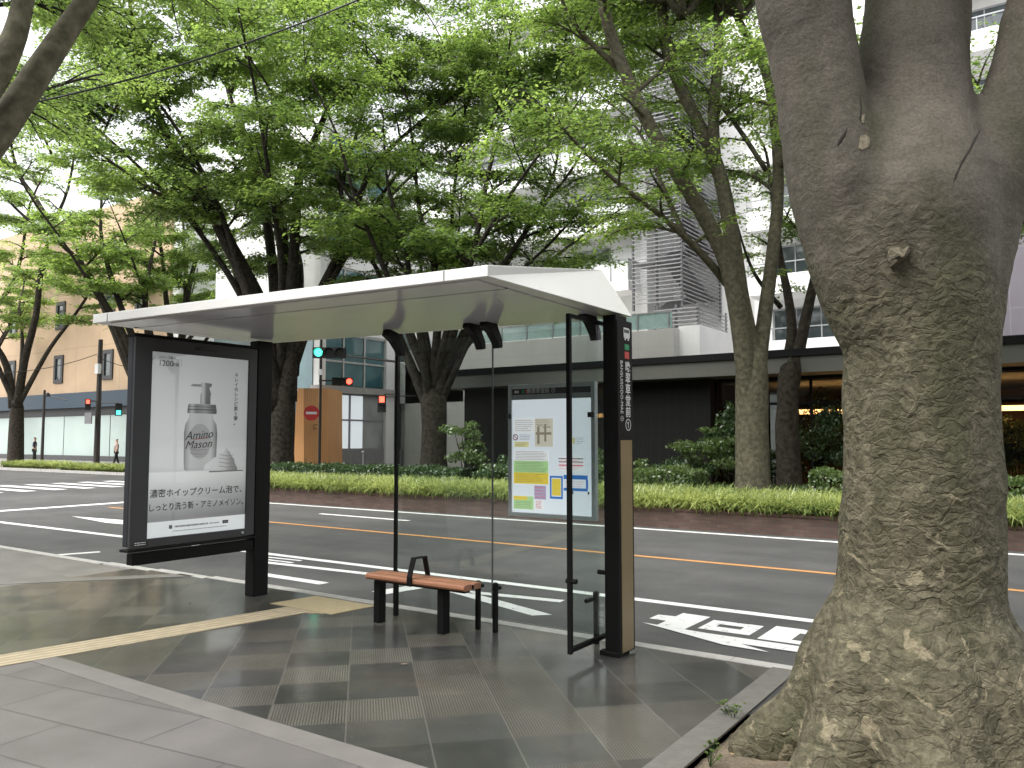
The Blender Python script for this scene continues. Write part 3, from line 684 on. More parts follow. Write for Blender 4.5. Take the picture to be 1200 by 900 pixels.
# tree behind the left end of the shelter, forks low into many dark stems
T = Tree(3, leaf=.16, lpt=13)
d = 31
T.wood.tube([D(328, 560, d), D(328, 548, d), D(329, 530, d), D(331, 490, d), D(333, 455, d), D(334, 430, d)], [.70, .56, .50, .48, .42, .08], 14)
T.limb(px([(326, 480), (308, 400), (292, 335), (270, 290), (250, 250), (228, 210), (200, 165), (185, 135), (172, 100), (158, 50), (150, -20)], d, -4), 0.429, .05, 9, .45, .8)
T.limb(px([(322, 470), (300, 400), (284, 345), (272, 300), (258, 270), (236, 235)], d, 3), 0.312, .06, 7, .5, .9)
T.limb(px([(328, 470), (324, 400), (322, 345), (317, 290), (308, 230), (298, 190), (280, 140), (268, 108), (264, 60), (278, 20), (280, -30)], d, 2), 0.286, .04, 7, .4, .8)
T.limb(px([(269, 112), (286, 70), (306, 30), (314, -20)], d + 1.5), 0.117, .03, 6, .3, .8)
T.limb(px([(338, 470), (341, 400), (342, 345), (345, 290), (351, 205), (368, 165), (386, 122), (398, 78), (392, 20)], d, -2), 0.338, .04, 7, .4, .8)
T.limb(px([(336, 350), (332, 270), (314, 205), (311, 150), (340, 98), (361, 65), (378, 20)], d, 4), 0.208, .03, 6, .35, .8)
T.limb(px([(345, 440), (352, 345), (350, 300), (333, 262), (300, 225), (284, 170)], d, 5), 0.182, .03, 6, .35, .9)
T.limb(px([(344, 430), (372, 350), (396, 300), (412, 262), (432, 205), (470, 162), (520, 122), (560, 85)], d, -3), 0.221, .03, 7, .3, .75)
T.limb(px([(410, 268), (400, 220), (420, 150), (432, 100), (428, 40)], d - 2), 0.104, .02, 6, .3, .8)
T.limb(px([(243, 252), (205, 236), (170, 218), (120, 182), (70, 150)], d - 2, -2), 0.117, .02, 6, .1, .7)
T.limb(px([(186, 138), (160, 115), (124, 82), (100, 30)], d - 3, 2), 0.117, .02, 6, .2, .7)
for a in (0.3, 1.4, 2.6, 3.7, 4.9, 5.7): T.wild(D(331, 440, d), a, .38, 13, .18, step=1.0, start=.45)
for a, b_ in ((200, 60), (120, 90), (330, 60), (60, 110), (430, 50), (250, 20)): T.wild(D(a, b_ + 70, d - 2), math.radians(a * 3), .5, 5, .05, step=.6, start=.1)
T.build('zelkova_tree', D(328, 553, d), 'zelkova with many dark stems fanning out behind the left end of the shelter roof', M_bark_dark, group=GR)
# tree seen through the shelter glass
T = Tree(7, leaf=.15, lpt=13, tone=.42)
d = 27
T.wood.tube([D(508, 566, d), D(508, 552, d), D(508, 535, d), D(509, 500, d), D(508, 468, d), D(508, 448, d)], [.62, .50, .44, .42, .45, .08], 14)
T.limb(px([(502, 478), (482, 430), (468, 395), (456, 350), (436, 305), (405, 260), (395, 200)], d, 3), .22, .03, 7, .35, .75)
T.limb(px([(503, 475), (498, 430), (492, 390), (480, 330), (474, 280), (455, 220), (450, 160)], d, -2), .20, .03, 7, .35, .75)
T.limb(px([(506, 475), (510, 420), (514, 350), (506, 300), (492, 250), (486, 190), (478, 120)], d, 2), .20, .03, 7, .35, .75)
T.limb(px([(510, 475), (524, 420), (536, 370), (548, 320), (560, 270), (572, 205), (590, 130), (596, 60)], d, -2), .22, .03, 7, .35, .75)
T.limb(px([(513, 475), (538, 420), (560, 365), (590, 315), (622, 262), (650, 200), (660, 130)], d, 2), .20, .03, 7, .35, .75)
T.limb(px([(514, 472), (530, 440), (552, 395), (580, 345), (640, 290), (690, 235)], d, -1), .15, .025, 6, .4, .75)
T.limb(px([(508, 470), (520, 400), (545, 340), (530, 270), (535, 200), (545, 130), (540, 60)], d, 3), .16, .03, 6, .35, .75)
for a in (0.2, 1.3, 2.4, 3.5, 4.6, 5.6): T.wild(D(508, 460, d), a, .36, 10.5, .15, step=1.0, start=.45)
for a, b_ in ((480, 60), (540, 40), (610, 70), (640, 120), (570, 110)): T.wild(D(a, b_ + 60, d), math.radians(a * 5), .5, 4, .04, step=.6, start=.1)
T.build('zelkova_tree', D(508, 558, d), 'zelkova with a stout short trunk seen through the shelter glass over the bench', M_bark_dark, group=GR)
# tall pale pair to the right of the bus stop post
T = Tree(12, leaf=.13, lpt=12, tone=.6)
d = 20
T.wood.tube([D(884, 590, d), D(883, 576, d), D(882, 560, d), D(881, 500, d), D(881, 450, d), D(881, 430, d), D(882, 415, d), D(884, 400, d)], [.56, .47, .42, .40, .40, .38, .30, .06], 16)
T.limb(px([(878, 500), (873, 430), (862, 350), (848, 298), (820, 245), (786, 190), (752, 130), (730, 78), (712, 28), (700, -30)], d, -1.5), .27, .13, 10, .55, .9)
T.limb(px([(881, 490), (881, 420), (868, 350), (858, 280), (845, 210), (826, 160), (792, 90), (780, 40), (772, -30)], d, 1), .27, .13, 10, .55, .9)
T.limb(px([(838, 190), (836, 130), (842, 70), (842, 20), (838, -40)], d + .4), .17, .11, 8, .5, 1.0)
T.limb(px([(885, 500), (889, 430), (896, 370), (905, 300), (912, 220), (908, 140), (896, 80), (872, 36), (850, -10)], d, 1), .23, .09, 9, .5, .9)
T.limb(px([(852, 332), (830, 306), (800, 275), (765, 245), (725, 215), (680, 172), (660, 150)], d, -2), .12, .03, 7, .25, .55, L=(1.0, 2.2))
T.limb(px([(803, 278), (775, 215), (756, 168), (742, 145), (720, 125)], d - .6, 1), .08, .02, 6, .25, .6, L=(1.0, 2.2))
T.limb(px([(738, 90), (705, 62), (672, 28), (655, -10)], d - .8, -1), .10, .03, 6, .2, .6, L=(1.2, 2.4))
T.limb(px([(898, 200), (872, 160), (850, 130), (835, 115)], d + .8), .07, .05, 6, .4, .9, L=(.9, 1.8))
for a in (0.3, 1.5, 2.7, 3.9, 5.1): T.wild(D(800, 20, d), a, .6, 7, .12, step=.8, start=.1)
for a in (0.9, 2.9, 4.6): T.wild(D(870, 20, d), a, .7, 6, .10, step=.9, start=.1)
T.build('zelkova_tree', D(884, 578, d), 'tall pale olive zelkova with two thick stems, right of the bus stop post', M_bark_mid, group=GR)
T = Tree(15, leaf=.13, lpt=12, tone=.5)
d = 22.3
T.wood.tube([D(925, 586, d), D(925, 572, d), D(924, 550, d), D(922, 500, d), D(924, 460, d), D(926, 435, d), D(926, 418, d)], [.46, .37, .34, .32, .28, .18, .03], 12)
T.limb(px([(921, 500), (919, 445), (928, 395), (924, 350), (914, 300), (908, 250), (900, 190)], d, 2), .235, .05, 7, .5, .9, L=(1.0, 2.0))
T.limb(px([(925, 500), (930, 445), (942, 385), (955, 325), (965, 280), (985, 215), (1000, 150)], d, 1), .24, .05, 7, .45, .9, L=(1.0, 2.2))
T.limb(px([(915, 360), (890, 330), (875, 300), (862, 255)], d, -1), .08, .02, 6, .3, .7, L=(.8, 1.8))
T.build('zelkova_tree', D(925, 576, d), 'darker zelkova standing just behind the pale trunk, forking in a low V', M_bark_brown, group=GR)
T = Tree(17, leaf=.13, lpt=12, tone=.55)
T.wood.tube([(1.9, 20, 0), (1.9, 20, .3), (1.9, 20, 1), (1.9, 20, 4)], [.55, .45, .40, .38], 12)
for a, le in ((2.6, .45), (3.3, .6), (3.9, .5), (1.8, .5), (.6, .5), (5.2, .5), (3.0, .35)): T.wild((1.9, 20, 3.6), a, le, 9, .2, step=.9, start=.3)
T.build('zelkova_tree', Vector((1.9, 20, 0)), 'zelkova across the road, its leaves showing in the right cleft of the huge trunk', M_bark_mid, group=GR)
# left background trees against the beige building
def left_tree(seed, base, d, limbs, r, label, wilds, tone=.65, L=(1.6, 3.2), lf=.2):
    T = Tree(seed, leaf=lf, lpt=11, tmin=.012, tone=tone)
    b = D(base[0], base[1], d); T.wood.tube([D(base[0], base[1] + 6, d), D(base[0], base[1] - 5, d), D(base[0] + 1, base[1] - 40, d), D(limbs[0][0][0], limbs[0][0][1], d)], [r * 1.4, r, r * .92, r * .8], 10, False); T.wood.tube([D(limbs[0][0][0], limbs[0][0][1], d), D(limbs[0][0][0], limbs[0][0][1] - 9, d), D(limbs[0][0][0], limbs[0][0][1] - 15, d)], [r * .8, r * .6, r * .1], 10)
    for pl, rr, k in [(l, .5, (i - 1) * 2.0) for i, l in enumerate(limbs)]: T.limb(px(pl, d, k), r * .62, .05, 7, .45, .95, L=L)
    top = D(limbs[0][0][0], limbs[0][0][1], d)
    for a in wilds: T.wild(top, a, .42, 13, r * .4, step=1.1, start=.45, L=L)
    T.build('zelkova_tree', b, label, M_bark_brown, group='zelkova street trees across the side street')
left_tree(21, (18, 548), 50, [[(20, 478), (28, 425), (42, 370), (48, 318), (62, 265), (80, 220), (90, 160)], [(16, 478), (8, 430), (-8, 395), (-20, 330), (-25, 260)], [(60, 270), (42, 235), (20, 200), (10, 150)]], .48,
          'zelkova with a kinked stem at the far left edge in front of the beige building', (0.5, 2.6, 4.4))
left_tree(23, (172, 547), 42, [[(166, 470), (150, 405), (122, 355), (100, 315), (70, 285), (30, 255), (0, 225)], [(168, 470), (160, 410), (140, 355), (126, 310), (118, 270), (120, 215)], [(170, 460), (174, 400), (170, 350), (178, 300), (190, 250)]], .42,
          'zelkova whose trunk rises behind the advertising case, leaning left over the beige wall', (1.2, 3.3, 5.0))
left_tree(25, (207, 547), 47, [[(203, 470), (200, 400), (194, 345), (190, 300), (180, 240), (175, 180)], [(204, 460), (214, 385), (222, 335), (232, 300), (250, 285), (275, 262)], [(203, 460), (216, 370), (218, 320), (216, 290), (214, 240)]], .38,
          'slim upright zelkova in front of the white end of the beige building', (0.6, 2.2, 5.2))
left_tree(27, (-40, 540), 62, [[(-38, 470), (-20, 380), (10, 340), (25, 300), (35, 240), (60, 190)], [(-40, 470), (-60, 400), (-90, 330)]], .45,
          'distant zelkova whose branches reach in from beyond the left edge', (0.3, 1.5, 4.5))
left_tree(29, (262, 550), 62, [[(262, 480), (255, 400), (240, 330), (230, 260), (225, 190)], [(262, 480), (280, 400), (300, 330), (330, 270), (350, 210)], [(262, 480), (265, 390), (275, 300), (290, 230)]], .45,
          'zelkova farther down the side street behind the shelter roof', (1.0, 3.0, 5.0), tone=.55)
T = Tree(31, leaf=.18, lpt=11, tone=.45)
d = 36
b0 = D(425, 556, d)
T.wood.tube([D(425, 560, d), D(425, 540, d), D(424, 470, d), D(424, 400, d)], [.5, .36, .32, .3], 10)
T = None
# near tree left of the frame: two bare limbs cross the corner
T = Tree(41, leaf=.085, lpt=13, twig=(.35, .8), tmin=.006, tone=.5)
d = 6.0
nb = D(-175, 700, d); nb.z = 0
T.wood.tube([(nb.x, nb.y, -.1), (nb.x, nb.y, .1), (nb.x, nb.y, .6), (nb.x + .02, nb.y, 1.6), tuple(D(-130, 400, d))], [.52, .36, .30, .27, .24], 16)
T.limb(px([(-130, 410), (-90, 290), (-40, 205), (5, 145), (45, 85), (75, 40), (105, -5), (150, -80), (190, -180)], d, 1.0), .17, .06, 12, .75, .5, L=(1.2, 2.2))
T.limb(px([(-120, 400), (-90, 260), (-50, 160), (-5, 90), (18, 40), (30, -10), (60, -120), (70, -220)], d, .4), .15, .05, 12, .8, .5, L=(1.2, 2.2))
T.limb(px([(-130, 400), (-150, 250), (-170, 100), (-200, -100)], d, -1.0), .16, .05, 10, .6, .5, L=(1.2, 2.4))
T.limb([D(110, -10, 6.9), D(170, -60, 8.5), D(230, -75, 10.2), D(300, -90, 12.2), D(370, -80, 14)], .07, .02, 7, .15, .5, L=(1.2, 2.4))
T.limb([D(40, -60, 6.7), D(60, -70, 9), D(80, -70, 11.5), D(100, -60, 14)], .06, .02, 7, .2, .5, L=(1.2, 2.4))
T.build('zelkova_tree', nb, 'near zelkova left of the frame, two bare grey limbs crossing the top left corner', M_bark_mid, group='zelkova street trees on the bus stop side')
# next street tree along the kerb, trunk left of the frame; its canopy hangs into the top of the view
T = Tree(61, leaf=.085, lpt=12, twig=(.35, .85), tmin=.006, tone=.55)
T.wood.tube([(-14, 2.6, -.1), (-14, 2.6, .1), (-14, 2.6, .7), (-13.95, 2.6, 3.0), (-13.9, 2.6, 3.6)], [.6, .44, .36, .32, .1], 16)
for a, le, ln in ((.55, .42, 9), (.1, .5, 8.5), (1.0, .45, 9), (1.5, .5, 8), (2.4, .5, 8), (3.6, .5, 7), (4.8, .5, 7)):
    T.wild((-13.95, 2.6, 3.0), a, le, ln, .13, step=.6, L=(1.4, 2.8), start=.4)
T.build('zelkova_tree', Vector((-14, 2.6, 0)), 'zelkova standing beyond the left edge whose leafy boughs hang across the upper left', M_bark_dark, group='zelkova street trees on the bus stop side')
# ------------------------------------------------------------------ the big trunk
def hero_tree():
    d = 4.0; sx = lambda p: D(p[0], p[1], p[2] if len(p) > 2 else d)
    W = MB()
    def tb(pts, rad, n=28): W.tube([sx(p) for p in pts], rad, n)
    tb([(1066, 925), (1067, 890), (1070, 840), (1073, 780), (1075, 700), (1078, 600), (1078, 500), (1078, 400), (1072, 330), (1066, 270), (1066, 225)],
       [.46, .44, .405, .386, .376, .366, .362, .350, .37, .41, .39])
    # stems
    tb([(1050, 380), (1012, 290), (985, 220), (966, 140), (950, 60), (942, 0), (924, -110), (890, -240)], [.30, .295, .26, .22, .22, .235, .23, .2])
    tb([(1076, 330), (1068, 230), (1066, 150, 4.1), (1070, 60, 4.15), (1074, 0, 4.2), (1092, -110, 4.3), (1120, -260, 4.4)], [.37, .37, .30, .265, .262, .25, .22])
    tb([(1096, 400), (1120, 300), (1150, 225), (1188, 140), (1212, 60), (1228, 0), (1256, -120), (1290, -250)], [.27, .265, .22, .19, .185, .19, .19, .17])
    # root flares (ground spread)
    c = sx((1078, 860)); 
    for az, L, r0 in ((200, .88, .28), (240, .82, .29), (285, .9, .30), (330, .85, .28), (15, .85, .27), (60, .8, .26), (110, .66, .20), (160, .50, .16)):
        a = R(az); h = Vector((math.cos(a), math.sin(a), 0)); b = Vector((c.x, c.y, 0))
        W.tube([b + h * .12 + Vector((0, 0, .75)), b + h * .33 + Vector((0, 0, .36)), b + h * .55 * L + Vector((0, 0, .13)), b + h * .8 * L + Vector((0, 0, .02)), b + h * L + Vector((0, 0, -.07))],
               [.24, r0 * .95, r0 * .8, r0 * .55, r0 * .3], 16)
    # healed branch collars
    def blob(p, r, sc=(1, 1, 1.25)):
        q = sx(p); n = 14; base = len(W.v)
        prof = [(math.sin(math.pi * i / 10) * r + 1e-4, -math.cos(math.pi * i / 10) * r * sc[2]) for i in range(11)]
        W.lathe((q.x, q.y, q.z), prof, n)
    tb([(1030, 330), (1016, 260), (1010, 200, 4.02), (1006, 165, 4.05)], [.30, .27, .20, .10], 20); tb([(1105, 350), (1118, 300), (1128, 265, 4.05)], [.26, .22, .12], 20)
    blob((992, 215, 3.84), .12); blob((1152, 205, 3.86), .11); blob((1050, 300, 3.60), .055, (1, 1, .7)); blob((1040, 306, 3.60), .035, (1, 1, .8))
    me = bpy.data.meshes.new('hero'); me.from_pydata(W.v, [], W.f); me.update()
    o = bpy.data.objects.new('hero_tmp', me); COL.objects.link(o)
    rm = o.modifiers.new('r', 'REMESH'); rm.mode = 'VOXEL'; rm.voxel_size = .022; rm.use_smooth_shade = True
    sm = o.modifiers.new('s', 'SMOOTH'); sm.factor = .8; sm.iterations = 24
    ss = o.modifiers.new('ss', 'SUBSURF'); ss.levels = 1; ss.render_levels = 1
    def disp(kind, size, stg, **kw):
        tx = bpy.data.textures.new('bark_' + kind + str(size), kind)
        for k, v in kw.items():
            if hasattr(tx, k): setattr(tx, k, v)
        if hasattr(tx, 'noise_scale'): tx.noise_scale = size
        dm = o.modifiers.new('d', 'DISPLACE'); dm.texture = tx; dm.strength = stg; dm.mid_level = .5; dm.texture_coords = 'GLOBAL'
    disp('CLOUDS', .45, .045, noise_depth=1); disp('CLOUDS', .09, .010, noise_depth=3)
    bpy.context.view_layer.update()
    m2 = bpy.data.meshes.new_from_object(o.evaluated_get(bpy.context.evaluated_depsgraph_get()))
    bpy.data.objects.remove(o)
    m2.materials.clear(); m2.materials.append(M_hero); m2.polygons.foreach_set('use_smooth', [True] * len(m2.polygons))
    base = Vector((c.x, c.y, 0))
    t = thing('zelkova_tree', base, 'huge near zelkova with flaking bark and three thick stems at the right of the picture', 'tree', 'zelkova street trees on the bus stop side')
    tr = bpy.data.objects.new('trunk', m2); m2.name = 'trunk'; COL.objects.link(tr); tr.parent = t; tr.location = -base
    # marks of the bark, laid on the trunk surface
    from mathutils.bvhtree import BVHTree
    bvh = BVHTree.FromPolygons([v.co.copy() for v in m2.vertices], [tuple(p.vertices) for p in m2.polygons])
    def hit(a, b_, lift=0.0):
        o_ = Vector((0, 0, CAM_H)); dr = ray(a, b_).normalized(); p, nrm, _, _ = bvh.ray_cast(o_, dr)
        if p is None: return None, None
        return p + nrm * lift, nrm
    def patch(name, pts, m, lift, thick):
        top = []; bot = []
        for a, b_ in pts:
            p, nrm = hit(a, b_)
            if p is None: return
            top.append(p + nrm * (lift + thick)); bot.append(p + nrm * (lift - .012))
        ct = sum(top, Vector()) / len(top); p0, n0 = hit(sum(p[0] for p in pts) / len(pts), sum(p[1] for p in pts) / len(pts)); ct = p0 + n0 * (lift + thick * 1.15)
        g = MB(); k = len(top); g.v = [tuple(q) for q in bot + top] + [tuple(ct)]
        for i in range(k): j = (i + 1) % k; g.f.append((i, j, k + j, k + i)); g.f.append((k + i, k + j, 2 * k))
        g.build(name, m, t)
    M_chip = mat('bark_chip', (.115, .098, .066), .85, var=.35, scale=30, bump=.8, bscale=60); M_crack = mat('bark_crack', (.02, .016, .012), .9); M_scar = mat('fresh_bark_scar', (.21, .18, .125), .85, var=.3, scale=40, bump=.5)
    patch('bark_flake', [(1041, 292), (1052, 289), (1058, 292), (1066, 288), (1067, 296), (1061, 304), (1055, 307), (1050, 314), (1043, 313), (1039, 304)], M_chip, .012, .010)
    for pts, r_ in (([(993, 150), (989, 158), (984, 166), (981, 173)], .010), ([(1008, 110), (1009, 126), (1008, 140), (1012, 150)], .006), ([(1149, 152), (1143, 162), (1136, 176), (1127, 190), (1120, 206), (1116, 220)], .007)):
        q = [hit(a, b_, -r_ * .35)[0] for a, b_ in pts]
        if all(p is not None for p in q): MB().tube(q, [r_ * .4] + [r_] * (len(q) - 2) + [r_ * .3], 6).build('bark_crack', M_crack, t, smooth=True)
    patch('bark_scar', [(1008, 160), (1014, 158), (1019, 163), (1018, 172), (1010, 176), (1006, 174)], M_scar, .001, .003)
    patch('bark_scar', [(1010, 135), (1013, 134), (1012, 144), (1009, 144)], M_scar, .001, .002)
    # crown above the frame
    T = Tree(51, leaf=.10, lpt=12, twig=(.4, .9), tmin=.007)
    for st, az in ((sx((890, -240)), 2.6), (sx((1120, -260, 4.4)), 1.5), (sx((1290, -250)), .4)):
        T.wild(st, az, .5, 5.5, .2, step=.9, start=.35); T.wild(st, az + 1.7, .45, 5.0, .14, step=.9, start=.4); T.wild(st, az - 2.0, .5, 5.0, .14, step=.9, start=.4)
    lm = T.wood.build('limbs', M_bark_mid, t, smooth=True); T.lv.build('crown', M_leaf, t)
hero_tree()
#==PLANTS==
# ------------------------------------------------------------------ planter, grass and shrubs
bw = thing('brick_planter', (-8, 14.35, 0), 'long low red brick planter wall along the far side of the road', 'planter')
MB().box(-21.5, 60, 14.35, 14.60, RZ - .03, .20).build('wall', M_brick, bw)
MB().box(-21.5, 60, 14.33, 14.62, .203, .25).build('coping', mat('brick_coping', (0.11, 0.06, 0.048), .7, var=.2, scale=8), bw)
MB().box(-21.4, 60, 14.61, 23.4, .0, .17).build('soil', mat('planter_soil', (0.045, 0.04, 0.028), .95, var=.3, scale=3), bw)
def blades(name, region, n, h, m, label, seed, over=0.0, z0=.18, base_loc=None, wbl=.013):
    rg = np.random.RandomState(seed); x0, x1, y0, y1 = region
    x = rg.uniform(x0, x1, n); y = y0 + (y1 - y0) * rg.uniform(0, 1, n) ** 1.25
    tuftx = np.round(x / .22) * .22 + rg.normal(0, .035, n); tufty = np.round(y / .24) * .24 + rg.normal(0, .035, n)
    az = rg.uniform(0, 2 * np.pi, n); L = h * rg.uniform(.7, 1.3, n); lean = rg.uniform(.45, 1.1, n)
    dx, dy = np.cos(az), np.sin(az); edge = tufty < y0 + .25
    dy = np.where(edge, -np.abs(dy), dy); lean = np.where(edge, lean * 1.1, lean)
    v = np.empty((n, 8, 3), np.float32)
    ts = [0, .38, .72, 1.0]; ws = [1, 1.0, .75, .12]
    for i, (t, wv) in enumerate(zip(ts, ws)):
        hx = L * lean * (t ** 1.5) * .75; hz = L * (t * 1.0 - lean * .72 * t ** 2.4)
        cx = tuftx + dx * hx; cyy = tufty + dy * hx; cz = z0 + hz
        for k, sg in enumerate((-1, 1)):
            v[:, i * 2 + k, 0] = cx - dy * sg * wbl * wv; v[:, i * 2 + k, 1] = cyy + dx * sg * wbl * wv; v[:, i * 2 + k, 2] = cz
    idx = np.arange(n, dtype=np.int32)[:, None] * 8
    f = np.concatenate([idx + np.array([0, 1, 3, 2]), idx + np.array([2, 3, 5, 4]), idx + np.array([4, 5, 7, 6])], axis=1).reshape(-1, 4)
    me = bpy.data.meshes.new(name); me.vertices.add(n * 8); me.vertices.foreach_set('co', v.ravel())
    k = len(f); me.loops.add(k * 4); me.loops.foreach_set('vertex_index', f.ravel().astype(np.int32))
    me.polygons.add(k); me.polygons.foreach_set('loop_start', np.arange(0, k * 4, 4, dtype=np.int32)); me.polygons.foreach_set('loop_total', np.full(k, 4, dtype=np.int32))
    patch = .5 + .22 * np.sin(tuftx * 1.3) * np.cos(tufty * 2.1 + tuftx * .4)
    tn = np.clip(patch + rg.normal(0, .22, n), 0, 1); at = me.attributes.new('tone', 'FLOAT', 'FACE'); at.data.foreach_set('value', np.repeat(tn, 3).astype(np.float32))
    me.update(calc_edges=True); me.materials.append(m)
    o = bpy.data.objects.new(name, me); COL.objects.link(o)
    return tag(o, label, 'grass', kind='stuff')
blades('grass', (-21.5, 8, 14.46, 16.9), 80000, .54, M_blade, 'bright arching liriope grass spilling over the brick planter', 3)
blades('grass', (-21.3, 8, 16.9, 22.5), 16000, .30, M_hedge, 'darker low ground cover behind the bright planter grass', 4, wbl=.018)
blades('grass', (-49.5, -44.2, 21.3, 22.8), 5000, .55, M_blade, 'tufted grass patch at the foot of the far left tree', 5, z0=0, wbl=.02)
blades('grass', (-42.6, -37.0, 21.1, 22.4), 5000, .50, M_blade, 'tufted grass patch by the utility pole across the junction', 6, z0=0, wbl=.02)
def bush(name, c, rx, ry, h, n, size, label, m, cat='shrub', z0=.15, box=False, tone=.5, stems=0, group=None, seed=1, layered=False):
    rg = np.random.RandomState(seed); t = thing(name, (c[0], c[1], z0), label, cat, group)
    lv = Leaves()
    if box:
        # clipped hedge: leaves over the shell of a soft box
        p = rg.uniform(-1, 1, (n, 3)); k = rg.randint(0, 4, n)
        p[:, 2] = (p[:, 2] + 1) / 2
        top = k < 2; p[top, 2] = 1; p[k == 2, 1] = -1; p[k == 3, 0] = np.sign(p[k == 3, 0])
        wob = .08 * np.sin(p[:, 0] * rx * 3.1) + .06 * np.sin(p[:, 0] * rx * 7.7 + 1)
        q = np.empty((n, 3)); q[:, 0] = c[0] + p[:, 0] * rx; q[:, 1] = c[1] + p[:, 1] * ry + rg.normal(0, .05, n); q[:, 2] = z0 + p[:, 2] * h * (1 + wob) + rg.normal(0, .04, n)
        nn = rg.normal(0, .6, (n, 3)); nn[top, 2] += 1; nn[~top, 1] -= .8; nn[:, 2] += .4
    else:
        nc = 26; cc = rg.normal(0, 1, (nc, 3)); cc /= np.linalg.norm(cc, axis=1, keepdims=True); cc *= rg.uniform(.35, .95, (nc, 1)); cs = rg.uniform(.22, .42, nc)
        w_ = rg.randint(0, nc, n); off = rg.normal(0, 1, (n, 3)); off /= np.linalg.norm(off, axis=1, keepdims=True); off *= rg.uniform(.5, 1.05, (n, 1)) * cs[w_][:, None]
        if layered: off[:, 2] *= .35
        p = cc[w_] + off
        q = np.empty((n, 3)); q[:, 0] = c[0] + p[:, 0] * rx; q[:, 1] = c[1] + p[:, 1] * ry; q[:, 2] = z0 + h * .54 + p[:, 2] * h * .46
        nn = off / (np.linalg.norm(off, axis=1, keepdims=True)) + rg.normal(0, .5, (n, 3)); nn[:, 2] += .5
    q[:, 2] = np.maximum(q[:, 2], z0 + .02)
    dd = rg.normal(0, 1, (n, 3)); dd[:, 2] -= .3
    lv.add(q, dd, nn, rg.uniform(.6, 1.2, n) * size, np.clip(tone + rg.normal(0, .2, n), 0, 1))
    st = MB()
    for i in range(max(3, stems)):
        a = rg.uniform(0, 6.28); rr = rg.uniform(.2, .8)
        st.tube([(c[0] + .1 * math.cos(a) * rx, c[1] + .1 * math.sin(a) * ry, z0 - .12), (c[0] + rr * .5 * math.cos(a) * rx, c[1] + rr * .5 * math.sin(a) * ry, z0 + h * .4), (c[0] + rr * math.cos(a) * rx, c[1] + rr * math.sin(a) * ry, z0 + h * .75)], [.022, .016, .006], 5)
    st.build('stems', M_bark_brown, t); lv.build('foliage', m, t, wid=.6)
    return t
hx = D(805, 565, 22)
for i, (x0, x1, lab) in enumerate(((-13.5, -7.3, 'clipped green hedge left of the pale tree trunk, behind the planter grass'), (-22.5, -14.2, 'low dark hedge behind the planter seen through the shelter glass'), (-4.6, 7.0, 'low hedge behind the huge trunk at the right'))):
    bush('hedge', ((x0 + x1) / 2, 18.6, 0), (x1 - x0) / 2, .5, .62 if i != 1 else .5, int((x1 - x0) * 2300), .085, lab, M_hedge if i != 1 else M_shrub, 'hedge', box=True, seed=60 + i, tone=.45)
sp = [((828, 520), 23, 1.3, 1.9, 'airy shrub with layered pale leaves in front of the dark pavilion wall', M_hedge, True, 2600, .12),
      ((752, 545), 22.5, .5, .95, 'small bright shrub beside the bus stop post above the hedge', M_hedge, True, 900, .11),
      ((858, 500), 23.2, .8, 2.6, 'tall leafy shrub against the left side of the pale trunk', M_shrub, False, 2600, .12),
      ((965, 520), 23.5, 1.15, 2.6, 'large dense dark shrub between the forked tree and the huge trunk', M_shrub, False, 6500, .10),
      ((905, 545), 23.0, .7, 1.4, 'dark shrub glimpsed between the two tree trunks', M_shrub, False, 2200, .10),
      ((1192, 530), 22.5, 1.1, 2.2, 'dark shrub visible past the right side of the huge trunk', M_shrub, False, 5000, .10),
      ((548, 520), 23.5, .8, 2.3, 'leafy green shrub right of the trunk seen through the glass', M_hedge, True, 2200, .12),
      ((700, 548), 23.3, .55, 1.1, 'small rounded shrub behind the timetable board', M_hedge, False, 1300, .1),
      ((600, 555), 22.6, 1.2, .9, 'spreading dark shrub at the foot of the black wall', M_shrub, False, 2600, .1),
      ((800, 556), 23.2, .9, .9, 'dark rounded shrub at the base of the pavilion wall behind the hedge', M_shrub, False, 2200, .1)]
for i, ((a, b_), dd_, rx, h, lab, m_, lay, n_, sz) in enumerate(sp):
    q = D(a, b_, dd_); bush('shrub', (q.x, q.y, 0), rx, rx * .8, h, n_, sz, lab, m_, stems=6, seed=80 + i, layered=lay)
# litter on the bare soil
lt = Leaves(); rg = np.random.RandomState(9); k = 420
q = np.stack([rg.uniform(PX0 + .02, PX1 - .02, k), rg.uniform(PY0 + .02, PY1 - .02, k), np.zeros(k)], axis=1)
q[:, 2] = -0.018 + 0.05 * np.clip(1 - np.hypot(q[:, 0] + .5, q[:, 1] - 4.3) / 1.6, 0, 1) + 0.012 * np.sin(q[:, 0] * 5 + q[:, 1] * 3)
nn = rg.normal(0, .35, (k, 3)); nn[:, 2] = 1
lt.add(q, rg.normal(0, 1, (k, 3)) * [1, 1, .15], nn, rg.uniform(.008, .035, k), rg.uniform(0, 1, k))
o = lt.build('leaf_litter', leaf_mat('dead_leaf', (.07, .045, .028), (.30, .21, .12), .1), None); tag(o, 'dry leaf and bark litter scattered on the bare soil under the huge trunk', 'litter', kind='stuff')
